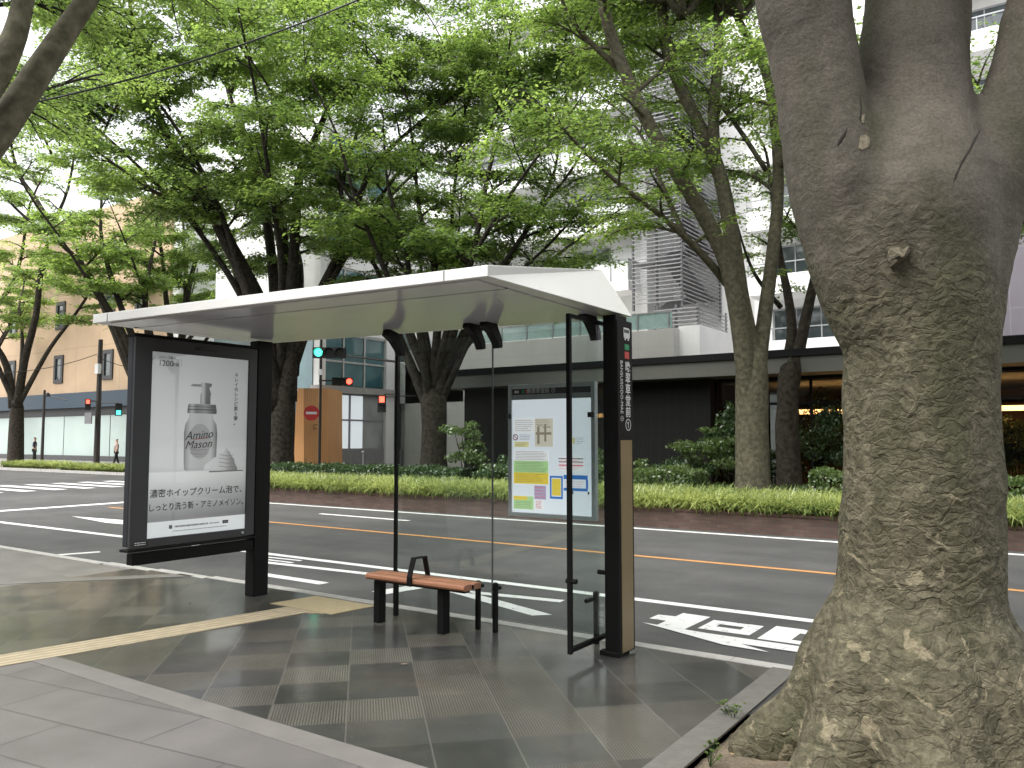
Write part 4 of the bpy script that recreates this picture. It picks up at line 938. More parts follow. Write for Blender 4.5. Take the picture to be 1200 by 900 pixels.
# weeds in the tree pit
def weed(c, n, r, label, seed):
    rg = random.Random(seed); t = MB(); lv = Leaves()
    for i in range(n):
        a = rg.uniform(0, 6.28); l = r * rg.uniform(.5, 1); e = (c[0] + math.cos(a) * l, c[1] + math.sin(a) * l, rg.uniform(.02, .09)); t.tube([(c[0], c[1], -.03), e], [.002, .001], 3)
        for k in range(4):
            b = rg.uniform(0, 6.28); lv.add([e], [(math.cos(b), math.sin(b), .2)], [(rg.gauss(0, .3), rg.gauss(0, .3), 1)], [rg.uniform(.02, .035)], [rg.uniform(.5, 1)])
    th = thing('weed', (c[0], c[1], -.02), label, 'weed'); t.build('stems', M_hedge, th); lv.build('leaves', M_hedge, th, wid=.7)
weed(G(858, 845, -.02), 22, .085, 'small green weed on the soil by the corner of the grey cover slab', 1)
weed(G(832, 896, -.02), 12, .05, 'tiny weed on the soil near the bottom edge of the picture', 2)
# fallen leaves
for i, (a, b_, lab) in enumerate(((474, 779, 'fallen pale brown leaf on the dark tiles in front of the bench'), (383, 763, 'tiny fallen leaf on the tiles right of the yellow tactile strip'), (222, 708, 'tiny fallen leaf on the tiles below the advertising case'))):
    g = G(a, b_, .008); s_ = .035 if i == 0 else .016
    o = MB().poly([(g[0] - s_, g[1], .010), (g[0], g[1] - s_ * .5, .016), (g[0] + s_, g[1] + .01, .022), (g[0], g[1] + s_ * .5, .012)]).build('fallen_leaf', mat('dry_leaf', (0.42, 0.30, 0.20), .7))
    tag(o, lab, 'leaf')
#==SHELTER==
# ------------------------------------------------------------------ bus shelter
sh = thing('bus_shelter', (-4.9, 5.3, 0), 'black and white bus shelter with a thin wedge roof and clear glass back', 'bus shelter')
FL, FR, RR_, RL = (-7.12, 3.75), (-2.75, 3.75), (-2.68, 5.52), (-7.12, 5.56)
zb = lambda x: 2.50 + (-2.7 - x) / 4.4 * .08
rf = MB()
rf.hexa([(FL[0], FL[1], 2.585), (FR[0], FR[1], 2.503), (RR_[0], RR_[1], 2.480), (RL[0], RL[1], 2.575)],
        [(FL[0], FL[1], 2.665), (FR[0], FR[1], 2.570), (-2.91, 5.46, 2.86), (-7.0, 5.46, 2.90)])
roof = rf.build('roof', M_roof, sh, bevel=.004)
sf = MB()
def zu(x, y):   # underside height
    a = (x + 7.12) / 4.4; b = (y - 3.75) / 1.8
    return (2.585 * (1 - a) + 2.503 * a) * (1 - b) + (2.575 * (1 - a) + 2.480 * a) * b
def under(b, x0, x1, y0, y1, dz0, dz1):
    P = [(x0, y0), (x1, y0), (x1, y1), (x0, y1)]
    b.hexa([(x, y, zu(x, y) - dz1) for x, y in P], [(x, y, zu(x, y) - dz0) for x, y in P])
under(sf, -6.92, -2.86, 3.80, 4.085, .002, .008); under(sf, -6.92, -2.86, 4.105, 5.46, .002, .008)
sf.build('soffit', M_under, sh)
gv = MB(); under(gv, -7.05, -2.85, 4.087, 4.103, .002, .006); gv.build('soffit_groove', M_ink, sh)
for xj in (-3.08, -6.88):
    jm = MB(); a = (xj + 7.12) / 4.4; z0_ = 2.585 * (1 - a) + 2.503 * a; jm.box(xj - .003, xj + .003, 3.746, 3.7485, z0_ + .002, z0_ + .073); jm.build('fascia_joint', M_greyink, sh)
# ad-side column and right column
MB().box(-6.80, -6.665, 5.19, 5.37, 0, 2.545).build('column', M_black, sh, bevel=.008)
pc = MB(); pc.box(-2.80, -2.69, 5.26, 5.44, 0, 2.47)
pc.build('column', M_black, sh, bevel=.006)
MB().box(-2.83, -2.67, 5.23, 5.30, 0.0, .035).build('base_plate', M_black, sh, bevel=.004)
# sign box on the road-side face of the right column
sg = MB().box(-2.687, -2.665, 5.235, 5.475, 0.02, 2.43).build('sign_panel', M_black, sh, bevel=.003)
MB().box(-2.666, -2.660, 5.265, 5.445, 0.03, 1.545).build('lower_panel', M_bronze, sg)
YC = 5.385; XF = -2.6635
ic = MB()                                              # bus pictogram
ic.prism_x([(YC - .045, 2.300), (YC + .045, 2.300), (YC + .05, 2.32), (YC + .05, 2.365), (YC + .035, 2.378), (YC - .05, 2.378), (YC - .05, 2.318)], XF - .002, XF)
ic.prism_x([(YC - .035, 2.285), (YC - .015, 2.285), (YC - .015, 2.303), (YC - .035, 2.303)], XF - .002, XF); ic.prism_x([(YC + .015, 2.285), (YC + .035, 2.285), (YC + .035, 2.303), (YC + .015, 2.303)], XF - .002, XF)
ic.build('bus_symbol', M_whitetext, sg)
ib = MB()
for k in range(4): ib.prism_x([(YC - .043 + k * .021, 2.340), (YC - .027 + k * .021, 2.340), (YC - .027 + k * .021, 2.365), (YC - .043 + k * .021, 2.365)], XF, XF + .001)
ib.build('symbol_window', M_ink, sg)
M_g = mat('sign_green', (0.02, 0.28, 0.12), .5, var=0); M_rd = mat('sign_red', (0.55, 0.06, 0.05), .5, var=0)
MB().box(XF - .002, XF, YC - .035, YC + .035, 2.213, 2.256).build('green_square', M_g, sg)
MB().box(XF - .002, XF, YC - .035, YC + .035, 2.148, 2.200).build('red_square', M_rd, sg)
for i, ch in enumerate('晩翠草堂前'):
    text('stop_name', ch, .084, M_whitetext, sg, (XF, YC + .01, 2.083 - i * .084), 'x', bold=.001)
for ch, z_ in (('歩', 2.215), ('①', 1.585)):
    if ch == '①': text('stop_number', ch, .105, M_whitetext, sg, (XF, YC + .01, 1.652), 'x')
text('stop_name_latin', 'BANSUISODO-MAE ①', .056, M_whitetext, sg, (XF, 5.292, 1.905), 'x', rot=R(-90), xs=.82)
# glass back panels
def pane(x0, x1, y0, y1, z0, z1, edge=True):
    g = MB().box(x0, x1, y0, y1, z0, z1).build('glass_panel', M_glass, sh)
    return g
pane(-4.96, -3.912, 5.395, 5.405, .10, 2.42); pane(-3.900, -2.83, 5.395, 5.405, .10, 2.42)
MB().box(-3.911, -3.901, 5.394, 5.406, .10, 2.42).build('glass_joint', mat('grey_silicone', (0.10, 0.11, 0.11), .5), sh)
MB().box(-4.985, -4.961, 5.385, 5.415, .10, 2.47).build('frame_bar', M_black, sh)
# side wing
wg = MB(); wg.box(-2.885, -2.855, 4.87, 4.90, .075, 2.44)
wg.build('frame_bar', M_black, sh); MB().box(-2.885, -2.855, 4.90, 5.54, .085, .115).build('frame_bar', M_black, sh); MB().box(-2.885, -2.855, 4.90, 5.54, 2.415, 2.44).build('frame_bar', M_black, sh)
MB().box(-2.875, -2.865, 4.90, 5.38, .115, 2.415).build('glass_panel', M_glass, sh)
for x_ in (-4.93, -4.025, -3.85, -3.0):
    yk = 5.365 if x_ != -3.0 else 5.50
    MB().box(x_ - .016, x_ + .016, yk - .02, yk + .02, 0, .37).build('glass_post', M_black, sh, bevel=.003)
    k = MB(); k.tube([(x_, 5.34, .345), (x_, 5.43, .345)], .016, 12); k.lathe((x_, yk, .365), [(.026, 0), (.026, .02), (.012, .03)], 12); k.build('glass_clamp', M_black, sh)
    # top bracket drops from the soffit and kicks back to the glass
    br = MB(); xb = x_ if x_ != -3.0 else -2.93
    br.prism_x([(5.20, 2.53), (5.34, 2.50), (5.415, 2.37), (5.42, 2.31), (5.37, 2.30), (5.34, 2.35), (5.27, 2.42), (5.18, 2.47)], xb - .035, xb + .035)
    br.build('roof_bracket', M_black, sh, bevel=.006)
for c in ((-2.87, 4.86, .57), (-2.87, 5.32, .57)):
    k = MB(); k.tube([(c[0] - .03, c[1] + .03, c[2]), (c[0] + .05, c[1] + .03, c[2])], .018, 12); k.build('glass_clamp', M_black, sh)

# ------------------------------------------------------------------ bench
bn = thing('bench', (-4.4, 5.15, 0), 'reddish timber bench with two black legs and a black central armrest under the shelter', 'bench')
M_wood = mat('reddish_timber', (0.40, 0.185, 0.105), .45, var=.22, scale=3, stretch=(1.2, 14, 14), bump=.15)
for y0, y1 in ((4.985, 5.085), (5.103, 5.203)):
    sl = MB(); sl.prism_x([(y0, .388), (y0 + .014, .372), (y1 - .004, .372), (y1, .376), (y1, .416), (y1 - .004, .42), (y0 + .014, .42), (y0, .408)], -4.935, -3.875)
    sl.build('seat_board', M_wood, bn, bevel=.003)
MB().box(-3.905, -3.868, 5.0865, 5.1015, .378, .412).build('end_cap', M_black, bn)
MB().box(-4.90, -3.93, 5.06, 5.13, .345, .371).build('bearer', M_black, bn)
for x_ in (-4.875, -4.175): MB().box(x_ - .032, x_ + .032, 5.06, 5.145, 0, .344).build('leg', M_black, bn, bevel=.004)
ar = MB(); ax0, ax1 = -4.455, -4.405
for p, q in (((4.970, .362), (4.972, .435)), ((4.972, .435), (5.02, .575))):
    ar.hexa([(ax0, p[0], p[1]), (ax1, p[0], p[1]), (ax1, p[0] + .009, p[1]), (ax0, p[0] + .009, p[1])], [(ax0, q[0], q[1]), (ax1, q[0], q[1]), (ax1, q[0] + .009, q[1]), (ax0, q[0] + .009, q[1])])
ar.box(ax0, ax1, 5.0205, 5.17, .5755, .5845)
ar.hexa([(ax0, 5.202, .421), (ax1, 5.202, .421), (ax1, 5.211, .421), (ax0, 5.211, .421)], [(ax0, 5.16, .575), (ax1, 5.16, .575), (ax1, 5.169, .575), (ax0, 5.169, .575)])
ar.build('armrest', M_black, bn)

# ------------------------------------------------------------------ advertising case
ad = thing('advertising_case', (-6.75, 4.65, 0), 'dark framed poster case with a monochrome pump bottle advertisement on the left shelter column', 'poster case')
XA = -6.66
cs = MB().prism_x([(3.888, .62), (5.17, .62), (5.17, 2.46), (3.888, 2.46)], -6.775, XA - .03).build('case', M_dark, ad, bevel=.012)
fr = MB(); A0, A1, B0, B1 = 3.89, 5.175, .615, 2.45; a0, a1, b0, b1 = 4.05, 5.085, .68, 2.335
fr.box(XA - .028, XA, A0, a0, B0, B1); fr.box(XA - .028, XA, a1, A1, B0, B1); fr.box(XA - .028, XA, a0, a1, B0, b0); fr.box(XA - .028, XA, a0, a1, b1, B1)
frame = fr.build('frame', mat('satin_grey_frame', (0.055, 0.056, 0.058), .45, var=.05, spec=.3), ad)
MB().box(-6.785, XA + .004, 3.88, 5.185, 2.452, 2.482).build('top_cap', M_black, ad, bevel=.006)
MB().box(-6.77, -6.67, 3.93, 5.185, .46, .56).build('support_beam', M_black, ad, bevel=.008)
MB().box(-6.79, XA + .015, 3.875, 5.186, .578, .600).build('bottom_tray', M_black, ad, bevel=.004)
text('frame_emblem', 'MCDecaux', .055, M_ink, frame, (XA + .001, 4.60, 2.395), 'x', bold=.001)
MB().box(XA, XA + .001, 3.93, 4.06, .625, .668).build('notice_label', M_ink, frame)
nl = MB()
for z_ in (.655, .638):
    yy = 3.937
    for k, wd in enumerate((.02, .012, .024, .016, .02, .012)): nl.box(XA + .001, XA + .0016, yy, yy + wd * .8, z_ - .004, z_ + .003); yy += wd
nl.build('label_print', M_whitetext, frame)
POSTER_GLOW = .20     # emission added to lift the poster, dark under the roof
def poster_bg():
    m, n, b = new_mat('poster_paper'); L = n.links.new
    tc = N(n, 'ShaderNodeTexCoord'); sp_ = N(n, 'ShaderNodeSeparateXYZ'); L(tc.outputs['Generated'], sp_.inputs[0])
    cr = N(n, 'ShaderNodeValToRGB'); e = cr.color_ramp.elements
    stops = [(0, .34), (.08, .26), (.10, .25), (.22, .46), (.30, .64), (.345, .70), (.352, .54), (.37, .58), (.6, .56), (.85, .44), (1, .33)]
    e[0].position = 0; e[0].color = (.3,) * 3 + (1,); e[1].position = 1; e[1].color = (.33, .335, .335, 1)
    for p, c in stops[1:-1]:
        q = e.new(p); q.color = (c, c * 1.01, c * 1.01, 1)
    L(sp_.outputs[2], cr.inputs[0])
    # printed lighting of the studio picture: darker to the upper right
    mr = N(n, 'ShaderNodeMapRange'); mr.inputs[1].default_value = .35; mr.inputs[2].default_value = 1.0; mr.inputs[3].default_value = 1.05; mr.inputs[4].default_value = .72; L(sp_.outputs[1], mr.inputs[0])
    vs = N(n, 'ShaderNodeVectorMath', operation='SCALE'); L(cr.outputs[0], vs.inputs[0]); L(mr.outputs[0], vs.inputs['Scale']); L(vs.outputs[0], b.inputs['Base Color'])
    L(vs.outputs[0], b.inputs['Emission Color']); b.inputs['Emission Strength'].default_value = POSTER_GLOW
    b.inputs['Roughness'].default_value = .6
    return m
XP = XA - .024
po = MB().box(XP - .002, XP, a0, a1, b0, b1).build('poster', poster_bg(), ad)
def gradmat(name, stops, axis=1):
    """printed grey ramp across the artwork"""
    m, n, b = new_mat(name); L = n.links.new; tc = N(n, 'ShaderNodeTexCoord'); sp_ = N(n, 'ShaderNodeSeparateXYZ'); L(tc.outputs['Generated'], sp_.inputs[0])
    cr = N(n, 'ShaderNodeValToRGB'); e = cr.color_ramp.elements; e[0].position, e[1].position = stops[0][0], stops[-1][0]
    e[0].color = (stops[0][1],) * 3 + (1,); e[1].color = (stops[-1][1],) * 3 + (1,)
    for p, c in stops[1:-1]: q = e.new(p); q.color = (c, c, c, 1)
    L(sp_.outputs[axis], cr.inputs[0]); L(cr.outputs[0], b.inputs['Base Color']); L(cr.outputs[0], b.inputs['Emission Color']); b.inputs['Emission Strength'].default_value = POSTER_GLOW; b.inputs['Roughness'].default_value = .6; return m
PU = lambda u: a0 + (a1 - a0) * u            # u 0..1 left to right, v 0..1 bottom to top
PV = lambda v: b0 + (b1 - b0) * v
def art(name, poly, m, lay):
    x_ = XP + .0006 * lay
    b = MB(); b.prism_x([(PU(u), PV(v)) for u, v in poly], x_ - .0003, x_); return b.build(name, m, po)
art('white_band', [(0, 0), (1, 0), (1, .083), (0, .083)], mat('glow_white', (.80, .82, .83), .6, var=.02, emit=(.80, .82, .83), es=POSTER_GLOW * .9), 1)
# bottle
jar = [(.345, .36), (.36, .352), (.645, .352), (.665, .36), (.67, .40), (.675, .56), (.665, .61), (.63, .645), (.625, .67), (.385, .67), (.38, .645), (.345, .61), (.335, .56), (.34, .40)]
art('printed_jar', jar, gradmat('jar_print', [(0, .10), (.06, .28), (.2, .45), (.5, .40), (.8, .42), (.93, .22), (1, .06)]), 1)
art('printed_lid', [(.365, .672), (.66, .672), (.665, .685), (.655, .72), (.65, .726), (.38, .726), (.37, .72), (.362, .685)], gradmat('lid_print', [(0, .03), (.15, .35), (.3, .12), (.6, .20), (.85, .05), (1, .02)]), 2)
art('lid_line', [(.365, .692), (.66, .692), (.66, .697), (.365, .697)], M_ink, 3)
art('lid_line', [(.37, .709), (.657, .709), (.657, .712), (.37, .712)], M_ink, 3)
art('printed_pump', [(.49, .727), (.595, .727), (.595, .775), (.60, .785), (.58, .82), (.605, .832), (.605, .846), (.50, .850), (.49, .838), (.41, .838), (.385, .828), (.405, .824), (.50, .824), (.505, .795), (.49, .782)], gradmat('pump_print', [(0, .14), (.45, .10), (.60, .38), (.75, .05), (1, .02)]), 2)
el = [(.495 + .118 * math.cos(t), .515 + .100 * math.sin(t)) for t in [2 * math.pi * i / 28 for i in range(28)]]
art('jar_label', el, mat('label_print_grey', (.30, .30, .30), .6, var=.02, emit=(.3, .3, .3), es=POSTER_GLOW), 2)
text('label_lettering', 'Amino', .108, M_ink, po, (XP + .0030, PU(.485), PV(.550)), 'x', shear=.38, rot=R(5))
text('label_lettering', 'Mason', .108, M_ink, po, (XP + .0038, PU(.480), PV(.497)), 'x', shear=.38, rot=R(4))
b = MB(); b.prism_x([(PU(.43), PV(.524)), (PU(.585), PV(.534)), (PU(.585), PV(.538)), (PU(.43), PV(.528))], XP + .0018, XP + .0021); b.build('label_underline', mat('print_red', (.6, .08, .07), .6), po)
ll = MB()
for z_, a_, b_ in ((.470, .41, .585), (.462, .42, .57), (.450, .40, .59), (.442, .43, .56), (.432, .45, .54)): ll.prism_x([(PU(a_), PV(z_ - .002)), (PU(b_), PV(z_ - .002)), (PU(b_), PV(z_ + .001)), (PU(a_), PV(z_ + .001))], XP + .0018, XP + .0021)
ll.build('label_small_print', M_greyink, po)
# foam swirl
art('printed_foam', [(.54, .352), (.60, .345), (.90, .345), (.90, .36), (.875, .385), (.865, .41), (.835, .43), (.815, .455), (.79, .465), (.775, .485), (.765, .462), (.735, .448), (.70, .432), (.64, .42), (.60, .40), (.56, .385)], gradmat('foam_print', [(0, .55), (.35, .5), (.6, .42), (.8, .2), (1, .12)]), 3)
for v_ in (.372, .395, .418, .438):
    art('foam_fold', [(.70, v_), (.79, v_ - .010), (.86, v_ - .004), (.86, v_ - .001), (.79, v_ - .007), (.70, v_ + .003)], mat('foam_line', (.16, .16, .16), .6, var=0), 4)
art('shelf_shadow', [(.60, .338), (.97, .340), (.97, .346), (.60, .346)], mat('print_shade', (.22, .22, .22), .6, var=0), 1)
text('headline', '濃密ホイップクリーム泡で、', .078, M_ink, po, (XP + .0024, PU(.515), PV(.232)), 'x', xs=1.0, bold=.0005)
text('headline', 'しっとり洗う新・アミノメイソン。', .073, M_ink, po, (XP + .0024, PU(.515), PV(.158)), 'x', xs=.89, bold=.0005)
for i, ch in enumerate('キレイのレシピ第2弾。'):
    text('side_copy', ch, .046, M_ink, po, (XP + .0024, PU(.87), PV(.905 - i * .0285)), 'x', bold=.001)
text('award_text', 'シリーズ累計', .028, M_ink, po, (XP + .0024, PU(.155), PV(.972)), 'x'); text('award_number', '1200', .075, M_ink, po, (XP + .0024, PU(.14), PV(.940)), 'x'); text('award_text', '万個', .034, M_ink, po, (XP + .0024, PU(.235), PV(.936)), 'x')
lw = MB()
for sg_ in (-1, 1):
    for k in range(7):
        t = -1.1 + k * .36; cu_ = .155 + sg_ * (.125 + .015 * math.cos(t * 1.3)); cv2 = .950 + .020 * math.sin(t)
        lw.prism_x([(PU(cu_ - .006), PV(cv2 - .003)), (PU(cu_ + .006), PV(cv2 - .001)), (PU(cu_ + .004), PV(cv2 + .003))], XP + .001, XP + .0014)
lw.build('laurel', M_greyink, po)
fp = MB()
def bars(b, x_, u0, u1, v_, hh, seed):
    rg = random.Random(seed); u = u0
    while u < u1:
        w_ = rg.uniform(.004, .012); b.prism_x([(PU(u), PV(v_ - hh)), (PU(u + w_), PV(v_ - hh)), (PU(u + w_), PV(v_ + hh)), (PU(u), PV(v_ + hh))], x_, x_ + .0003); u += w_ + .004
bars(fp, XP + .0018, .27, .60, .050, .005, 1); bars(fp, XP + .0018, .62, .72, .050, .003, 2); bars(fp, XP + .0018, .25, .80, .026, .002, 3)
fp.build('small_print', M_greyink, po)
art('footer_emblem', [(.215, .040), (.245, .040), (.245, .060), (.215, .060)], M_greyink, 3)
art('footer_badge', [(.755, .042), (.815, .042), (.815, .060), (.755, .060)], M_ink, 3)
text('badge_text', 'EDGE', .016, M_whitetext, po, (XP + .0030, PU(.785), PV(.051)), 'x')
MB().box(XA - .012, XA - .009, a0 - .005, a1 + .005, b0 - .005, b1 + .005).build('cover_glass', M_cover, ad)
MB().tube([(XA, 5.04, .645), (XA + .012, 5.04, .645)], .012, 12).build('lock', M_alu, frame)

# ------------------------------------------------------------------ timetable board
bd = thing('timetable_board', (-3.38, 5.47, .9), 'silver framed bus timetable board with coloured notices hung behind the shelter glass', 'notice board')
X0, X1, Z0, Z1, YB = -3.80, -2.985, .925, 2.0, 5.47
fb = MB(); w_ = .035
fb.box(X0, X0 + w_, YB, YB + .05, Z0, Z1); fb.box(X1 - w_, X1, YB, YB + .05, Z0, Z1); fb.box(X0 + w_, X1 - w_, YB, YB + .05, Z0, Z0 + w_); fb.box(X0 + w_, X1 - w_, YB, YB + .05, Z1 - w_, Z1)
fb.build('frame', M_alu, bd, bevel=.003)
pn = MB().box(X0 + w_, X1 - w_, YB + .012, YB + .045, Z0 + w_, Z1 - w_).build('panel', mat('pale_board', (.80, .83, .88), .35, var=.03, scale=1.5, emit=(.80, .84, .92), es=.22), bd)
BU = lambda u: X0 + w_ + (X1 - X0 - 2 * w_) * u
BV = lambda v: Z1 - w_ - (Z1 - Z0 - 2 * w_) * v
YP = YB + .0115
def note(name, u0, u1, v0, v1, m, lay=1):
    y_ = YP - .0008 * lay
    return MB().box(BU(u0), BU(u1), y_, y_ + .0006, BV(v1), BV(v0)).build(name, m, pn)
def rows(name, u0, u1, v0, v1, k, m, lay, seed, dash=True, hh=.0016):
    rg = random.Random(seed); b = MB(); y_ = YP - .0008 * lay
    for i in range(k):
        v = v0 + (v1 - v0) * (i + .5) / k; u = u0; end = u1 - rg.uniform(0, .25) * (u1 - u0)
        while u < end:
            w2 = rg.uniform(.008, .03) if dash else (u1 - u0); b.box(BU(u), BU(min(u + w2, u1)), y_, y_ + .0005, BV(v) - hh, BV(v) + hh); u += w2 + .008
    return b.build(name, m, pn)
note('header_strip', 0, 1, 0, .048, M_ink); note('header_shade', 0, 1, .048, .09, mat('header_grey', (.35, .37, .39), .4), 1)
note('header_green', .125, .165, .010, .038, M_g, 2); note('header_red', .175, .225, .010, .038, M_rd, 2)
text('header_text', '晩翠草堂前 ①', .044, M_whitetext, pn, (BU(.38), YP - .0024, BV(.024)), '-y')
hb = MB(); hb.box(BU(.03), BU(.09), YP - .0022, YP - .0016, BV(.034), BV(.014)); hb.build('header_bus', M_whitetext, pn)
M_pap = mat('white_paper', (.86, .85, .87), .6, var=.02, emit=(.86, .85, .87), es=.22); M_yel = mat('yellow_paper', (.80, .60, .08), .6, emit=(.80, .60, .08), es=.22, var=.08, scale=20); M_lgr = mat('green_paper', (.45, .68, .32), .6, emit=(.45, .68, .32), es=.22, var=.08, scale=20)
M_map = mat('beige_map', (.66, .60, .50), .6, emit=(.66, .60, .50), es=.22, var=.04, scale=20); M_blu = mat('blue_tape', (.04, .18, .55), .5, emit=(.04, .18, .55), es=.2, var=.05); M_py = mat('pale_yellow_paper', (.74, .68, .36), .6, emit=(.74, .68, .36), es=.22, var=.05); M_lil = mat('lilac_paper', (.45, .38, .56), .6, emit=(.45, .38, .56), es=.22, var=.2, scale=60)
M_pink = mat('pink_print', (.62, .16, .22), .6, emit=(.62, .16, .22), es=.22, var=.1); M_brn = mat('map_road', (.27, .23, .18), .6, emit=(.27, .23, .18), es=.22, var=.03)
note('route_sheet', .02, .30, .24, .36, M_pap); rows('route_print', .04, .27, .25, .35, 6, M_greyink, 2, 1)
note('area_map', .30, .53, .245, .47, M_map)
for q in ((.33, .36, .31, .45), (.42, .445, .29, .43), (.31, .51, .355, .375), (.40, .50, .31, .318), (.33, .40, .30, .306)): note('map_street', *q, M_brn, 2)
rows('map_print', .31, .51, .25, .30, 3, M_greyink, 2, 2)
ns = MB(); cx, cz, rr_ = BU(.045), BV(.395), .026
pts = [(cx + rr_ * math.cos(t), cz + rr_ * math.sin(t)) for t in [2 * math.pi * i / 20 for i in range(20)]]; pin = [(cx + rr_ * .72 * math.cos(t), cz + rr_ * .72 * math.sin(t)) for t in [2 * math.pi * i / 20 for i in range(20)]]
for i in range(20): j = (i + 1) % 20; ns.poly([(pts[i][0], YP - .002, pts[i][1]), (pts[j][0], YP - .002, pts[j][1]), (pin[j][0], YP - .002, pin[j][1]), (pin[i][0], YP - .002, pin[i][1])])
ns.poly([(cx - .018, YP - .0021, cz + .014), (cx - .014, YP - .0021, cz + .018), (cx + .018, YP - .0021, cz - .014), (cx + .014, YP - .0021, cz - .018)]); ns.build('no_smoking_sign', M_rd, pn)
rows('no_smoking_print', .10, .25, .37, .42, 4, M_greyink, 2, 3)
note('yellow_notice', .03, .22, .43, .475, M_py); rows('notice_print', .05, .20, .435, .47, 3, M_greyink, 2, 4)
note('timetable_sheet', .02, .47, .50, .585, M_pap); rows('timetable_print', .05, .45, .505, .58, 6, M_greyink, 2, 5)
note('green_timetable', .02, .47, .585, .68, M_lgr); rows('timetable_print', .05, .45, .59, .675, 7, M_greyink, 2, 6)
note('yellow_timetable', .02, .47, .68, .77, M_yel); rows('timetable_print', .05, .45, .685, .76, 5, M_greyink, 2, 7)
note('lilac_notice', .29, .44, .78, .89, M_lil); rows('notice_print', .30, .43, .785, .885, 4, M_pink, 2, 8, hh=.004)
note('stop_notice', .29, .41, .89, .975, M_pap); rows('stop_print', .31, .39, .90, .965, 5, M_pink, 2, 9, hh=.003)
note('green_leaflet', .02, .28, .87, .975, M_lgr); note('leaflet_header', .02, .20, .87, .90, M_yel, 2); rows('leaflet_print', .03, .27, .905, .97, 5, M_greyink, 2, 10)
for q in ((.49, .65, .70, .715), (.49, .65, .862, .880), (.49, .51, .715, .862), (.63, .65, .715, .862), (.66, .95, .69, .722), (.66, .95, .79, .812), (.93, .955, .722, .79)): note('blue_tape', *q, M_blu, 2)
note('taped_notice', .515, .625, .722, .855, M_yel); rows('tape_print', .68, .91, .732, .785, 3, M_pink, 2, 11)
note('route_map', .62, .90, .55, .66, M_pap); rows('route_line', .60, .90, .55, .575, 1, M_g, 2, 12, False, .004); rows('route_line', .60, .90, .575, .60, 1, M_greyink, 2, 13, False, .003); rows('route_line', .60, .90, .605, .625, 1, M_pink, 2, 14, False, .004)
rows('route_ticks', .61, .90, .555, .65, 6, M_pink, 3, 15)
note('sticker', .72, .80, .40, .445, M_py); rows('sticker_print', .78, .90, .395, .45, 4, M_greyink, 2, 16)
for u_ in (.76, .95): note('magnet', u_, u_ + .02, .815, .835, M_ink, 3)
bb = MB(); bb.box(X0 + .004, X0 + .03, YB - .062, YB - .001, 1.72, 1.76); bb.box(X1 - .03, X1 - .004, YB - .062, YB - .001, 1.72, 1.76); bb.build('mounting', M_black, bd)
#==BUILDINGS==
# ------------------------------------------------------------------ buildings
def wallmat(name, col, px_=3.0, pz=1.2, ms=.012, dark=.75, rough=.7, var=.08):
    """rendered or panelled wall with faint joints"""
    m, n, b = new_mat(name); L = n.links.new; tc = N(n, 'ShaderNodeTexCoord'); sp_ = N(n, 'ShaderNodeSeparateXYZ'); L(tc.outputs['Object'], sp_.inputs[0])
    ad_ = N(n, 'ShaderNodeMath', operation='ADD'); L(sp_.outputs[0], ad_.inputs[0]); L(sp_.outputs[1], ad_.inputs[1]); cb = N(n, 'ShaderNodeCombineXYZ'); L(ad_.outputs[0], cb.inputs[0]); L(sp_.outputs[2], cb.inputs[1])
    br = N(n, 'ShaderNodeTexBrick'); br.offset = 0; br.inputs['Scale'].default_value = 1; br.inputs['Brick Width'].default_value = px_; br.inputs['Row Height'].default_value = pz; br.inputs['Mortar Size'].default_value = ms
    br.inputs['Color1'].default_value = (*col, 1); br.inputs['Color2'].default_value = (*[c * .97 for c in col], 1); br.inputs['Mortar'].default_value = (*[c * dark for c in col], 1); L(cb.outputs[0], br.inputs['Vector'])
    nz = N(n, 'ShaderNodeTexNoise'); nz.inputs['Scale'].default_value = .6; nz.inputs['Detail'].default_value = 8; L(tc.outputs['Object'], nz.inputs['Vector'])
    mr = N(n, 'ShaderNodeMapRange'); mr.inputs[1].default_value = .3; mr.inputs[2].default_value = .7; mr.inputs[3].default_value = 1 - var; mr.inputs[4].default_value = 1 + var; L(nz.outputs[0], mr.inputs[0])
    vs = N(n, 'ShaderNodeVectorMath', operation='SCALE'); L(br.outputs[0], vs.inputs[0]); L(mr.outputs[0], vs.inputs['Scale']); L(vs.outputs[0], b.inputs['Base Color']); b.inputs['Roughness'].default_value = rough
    return m
M_beige = wallmat('beige_panel_wall', (0.50, 0.36, 0.235), 6.0, 4.2, .03, .8)
M_offwhite = wallmat('white_render', (0.82, 0.82, 0.81), 4.0, 3.2, .01, .88)
M_lgrey = wallmat('grey_concrete_wall', (0.50, 0.49, 0.47), 1.8, .9, .01, .85)
M_darkwall = wallmat('black_brick_wall', (0.012, 0.012, 0.011), .3, .075, .008, 1.8)
M_darkwall.node_tree.nodes['Principled BSDF'].inputs['Specular IOR Level'].default_value = .12
M_timber = wallmat('orange_timber_cladding', (0.72, 0.37, 0.15), .11, 30, .006, .6, .5)
M_winframe = mat('dark_window_frame', (.04, .04, .042), .5)
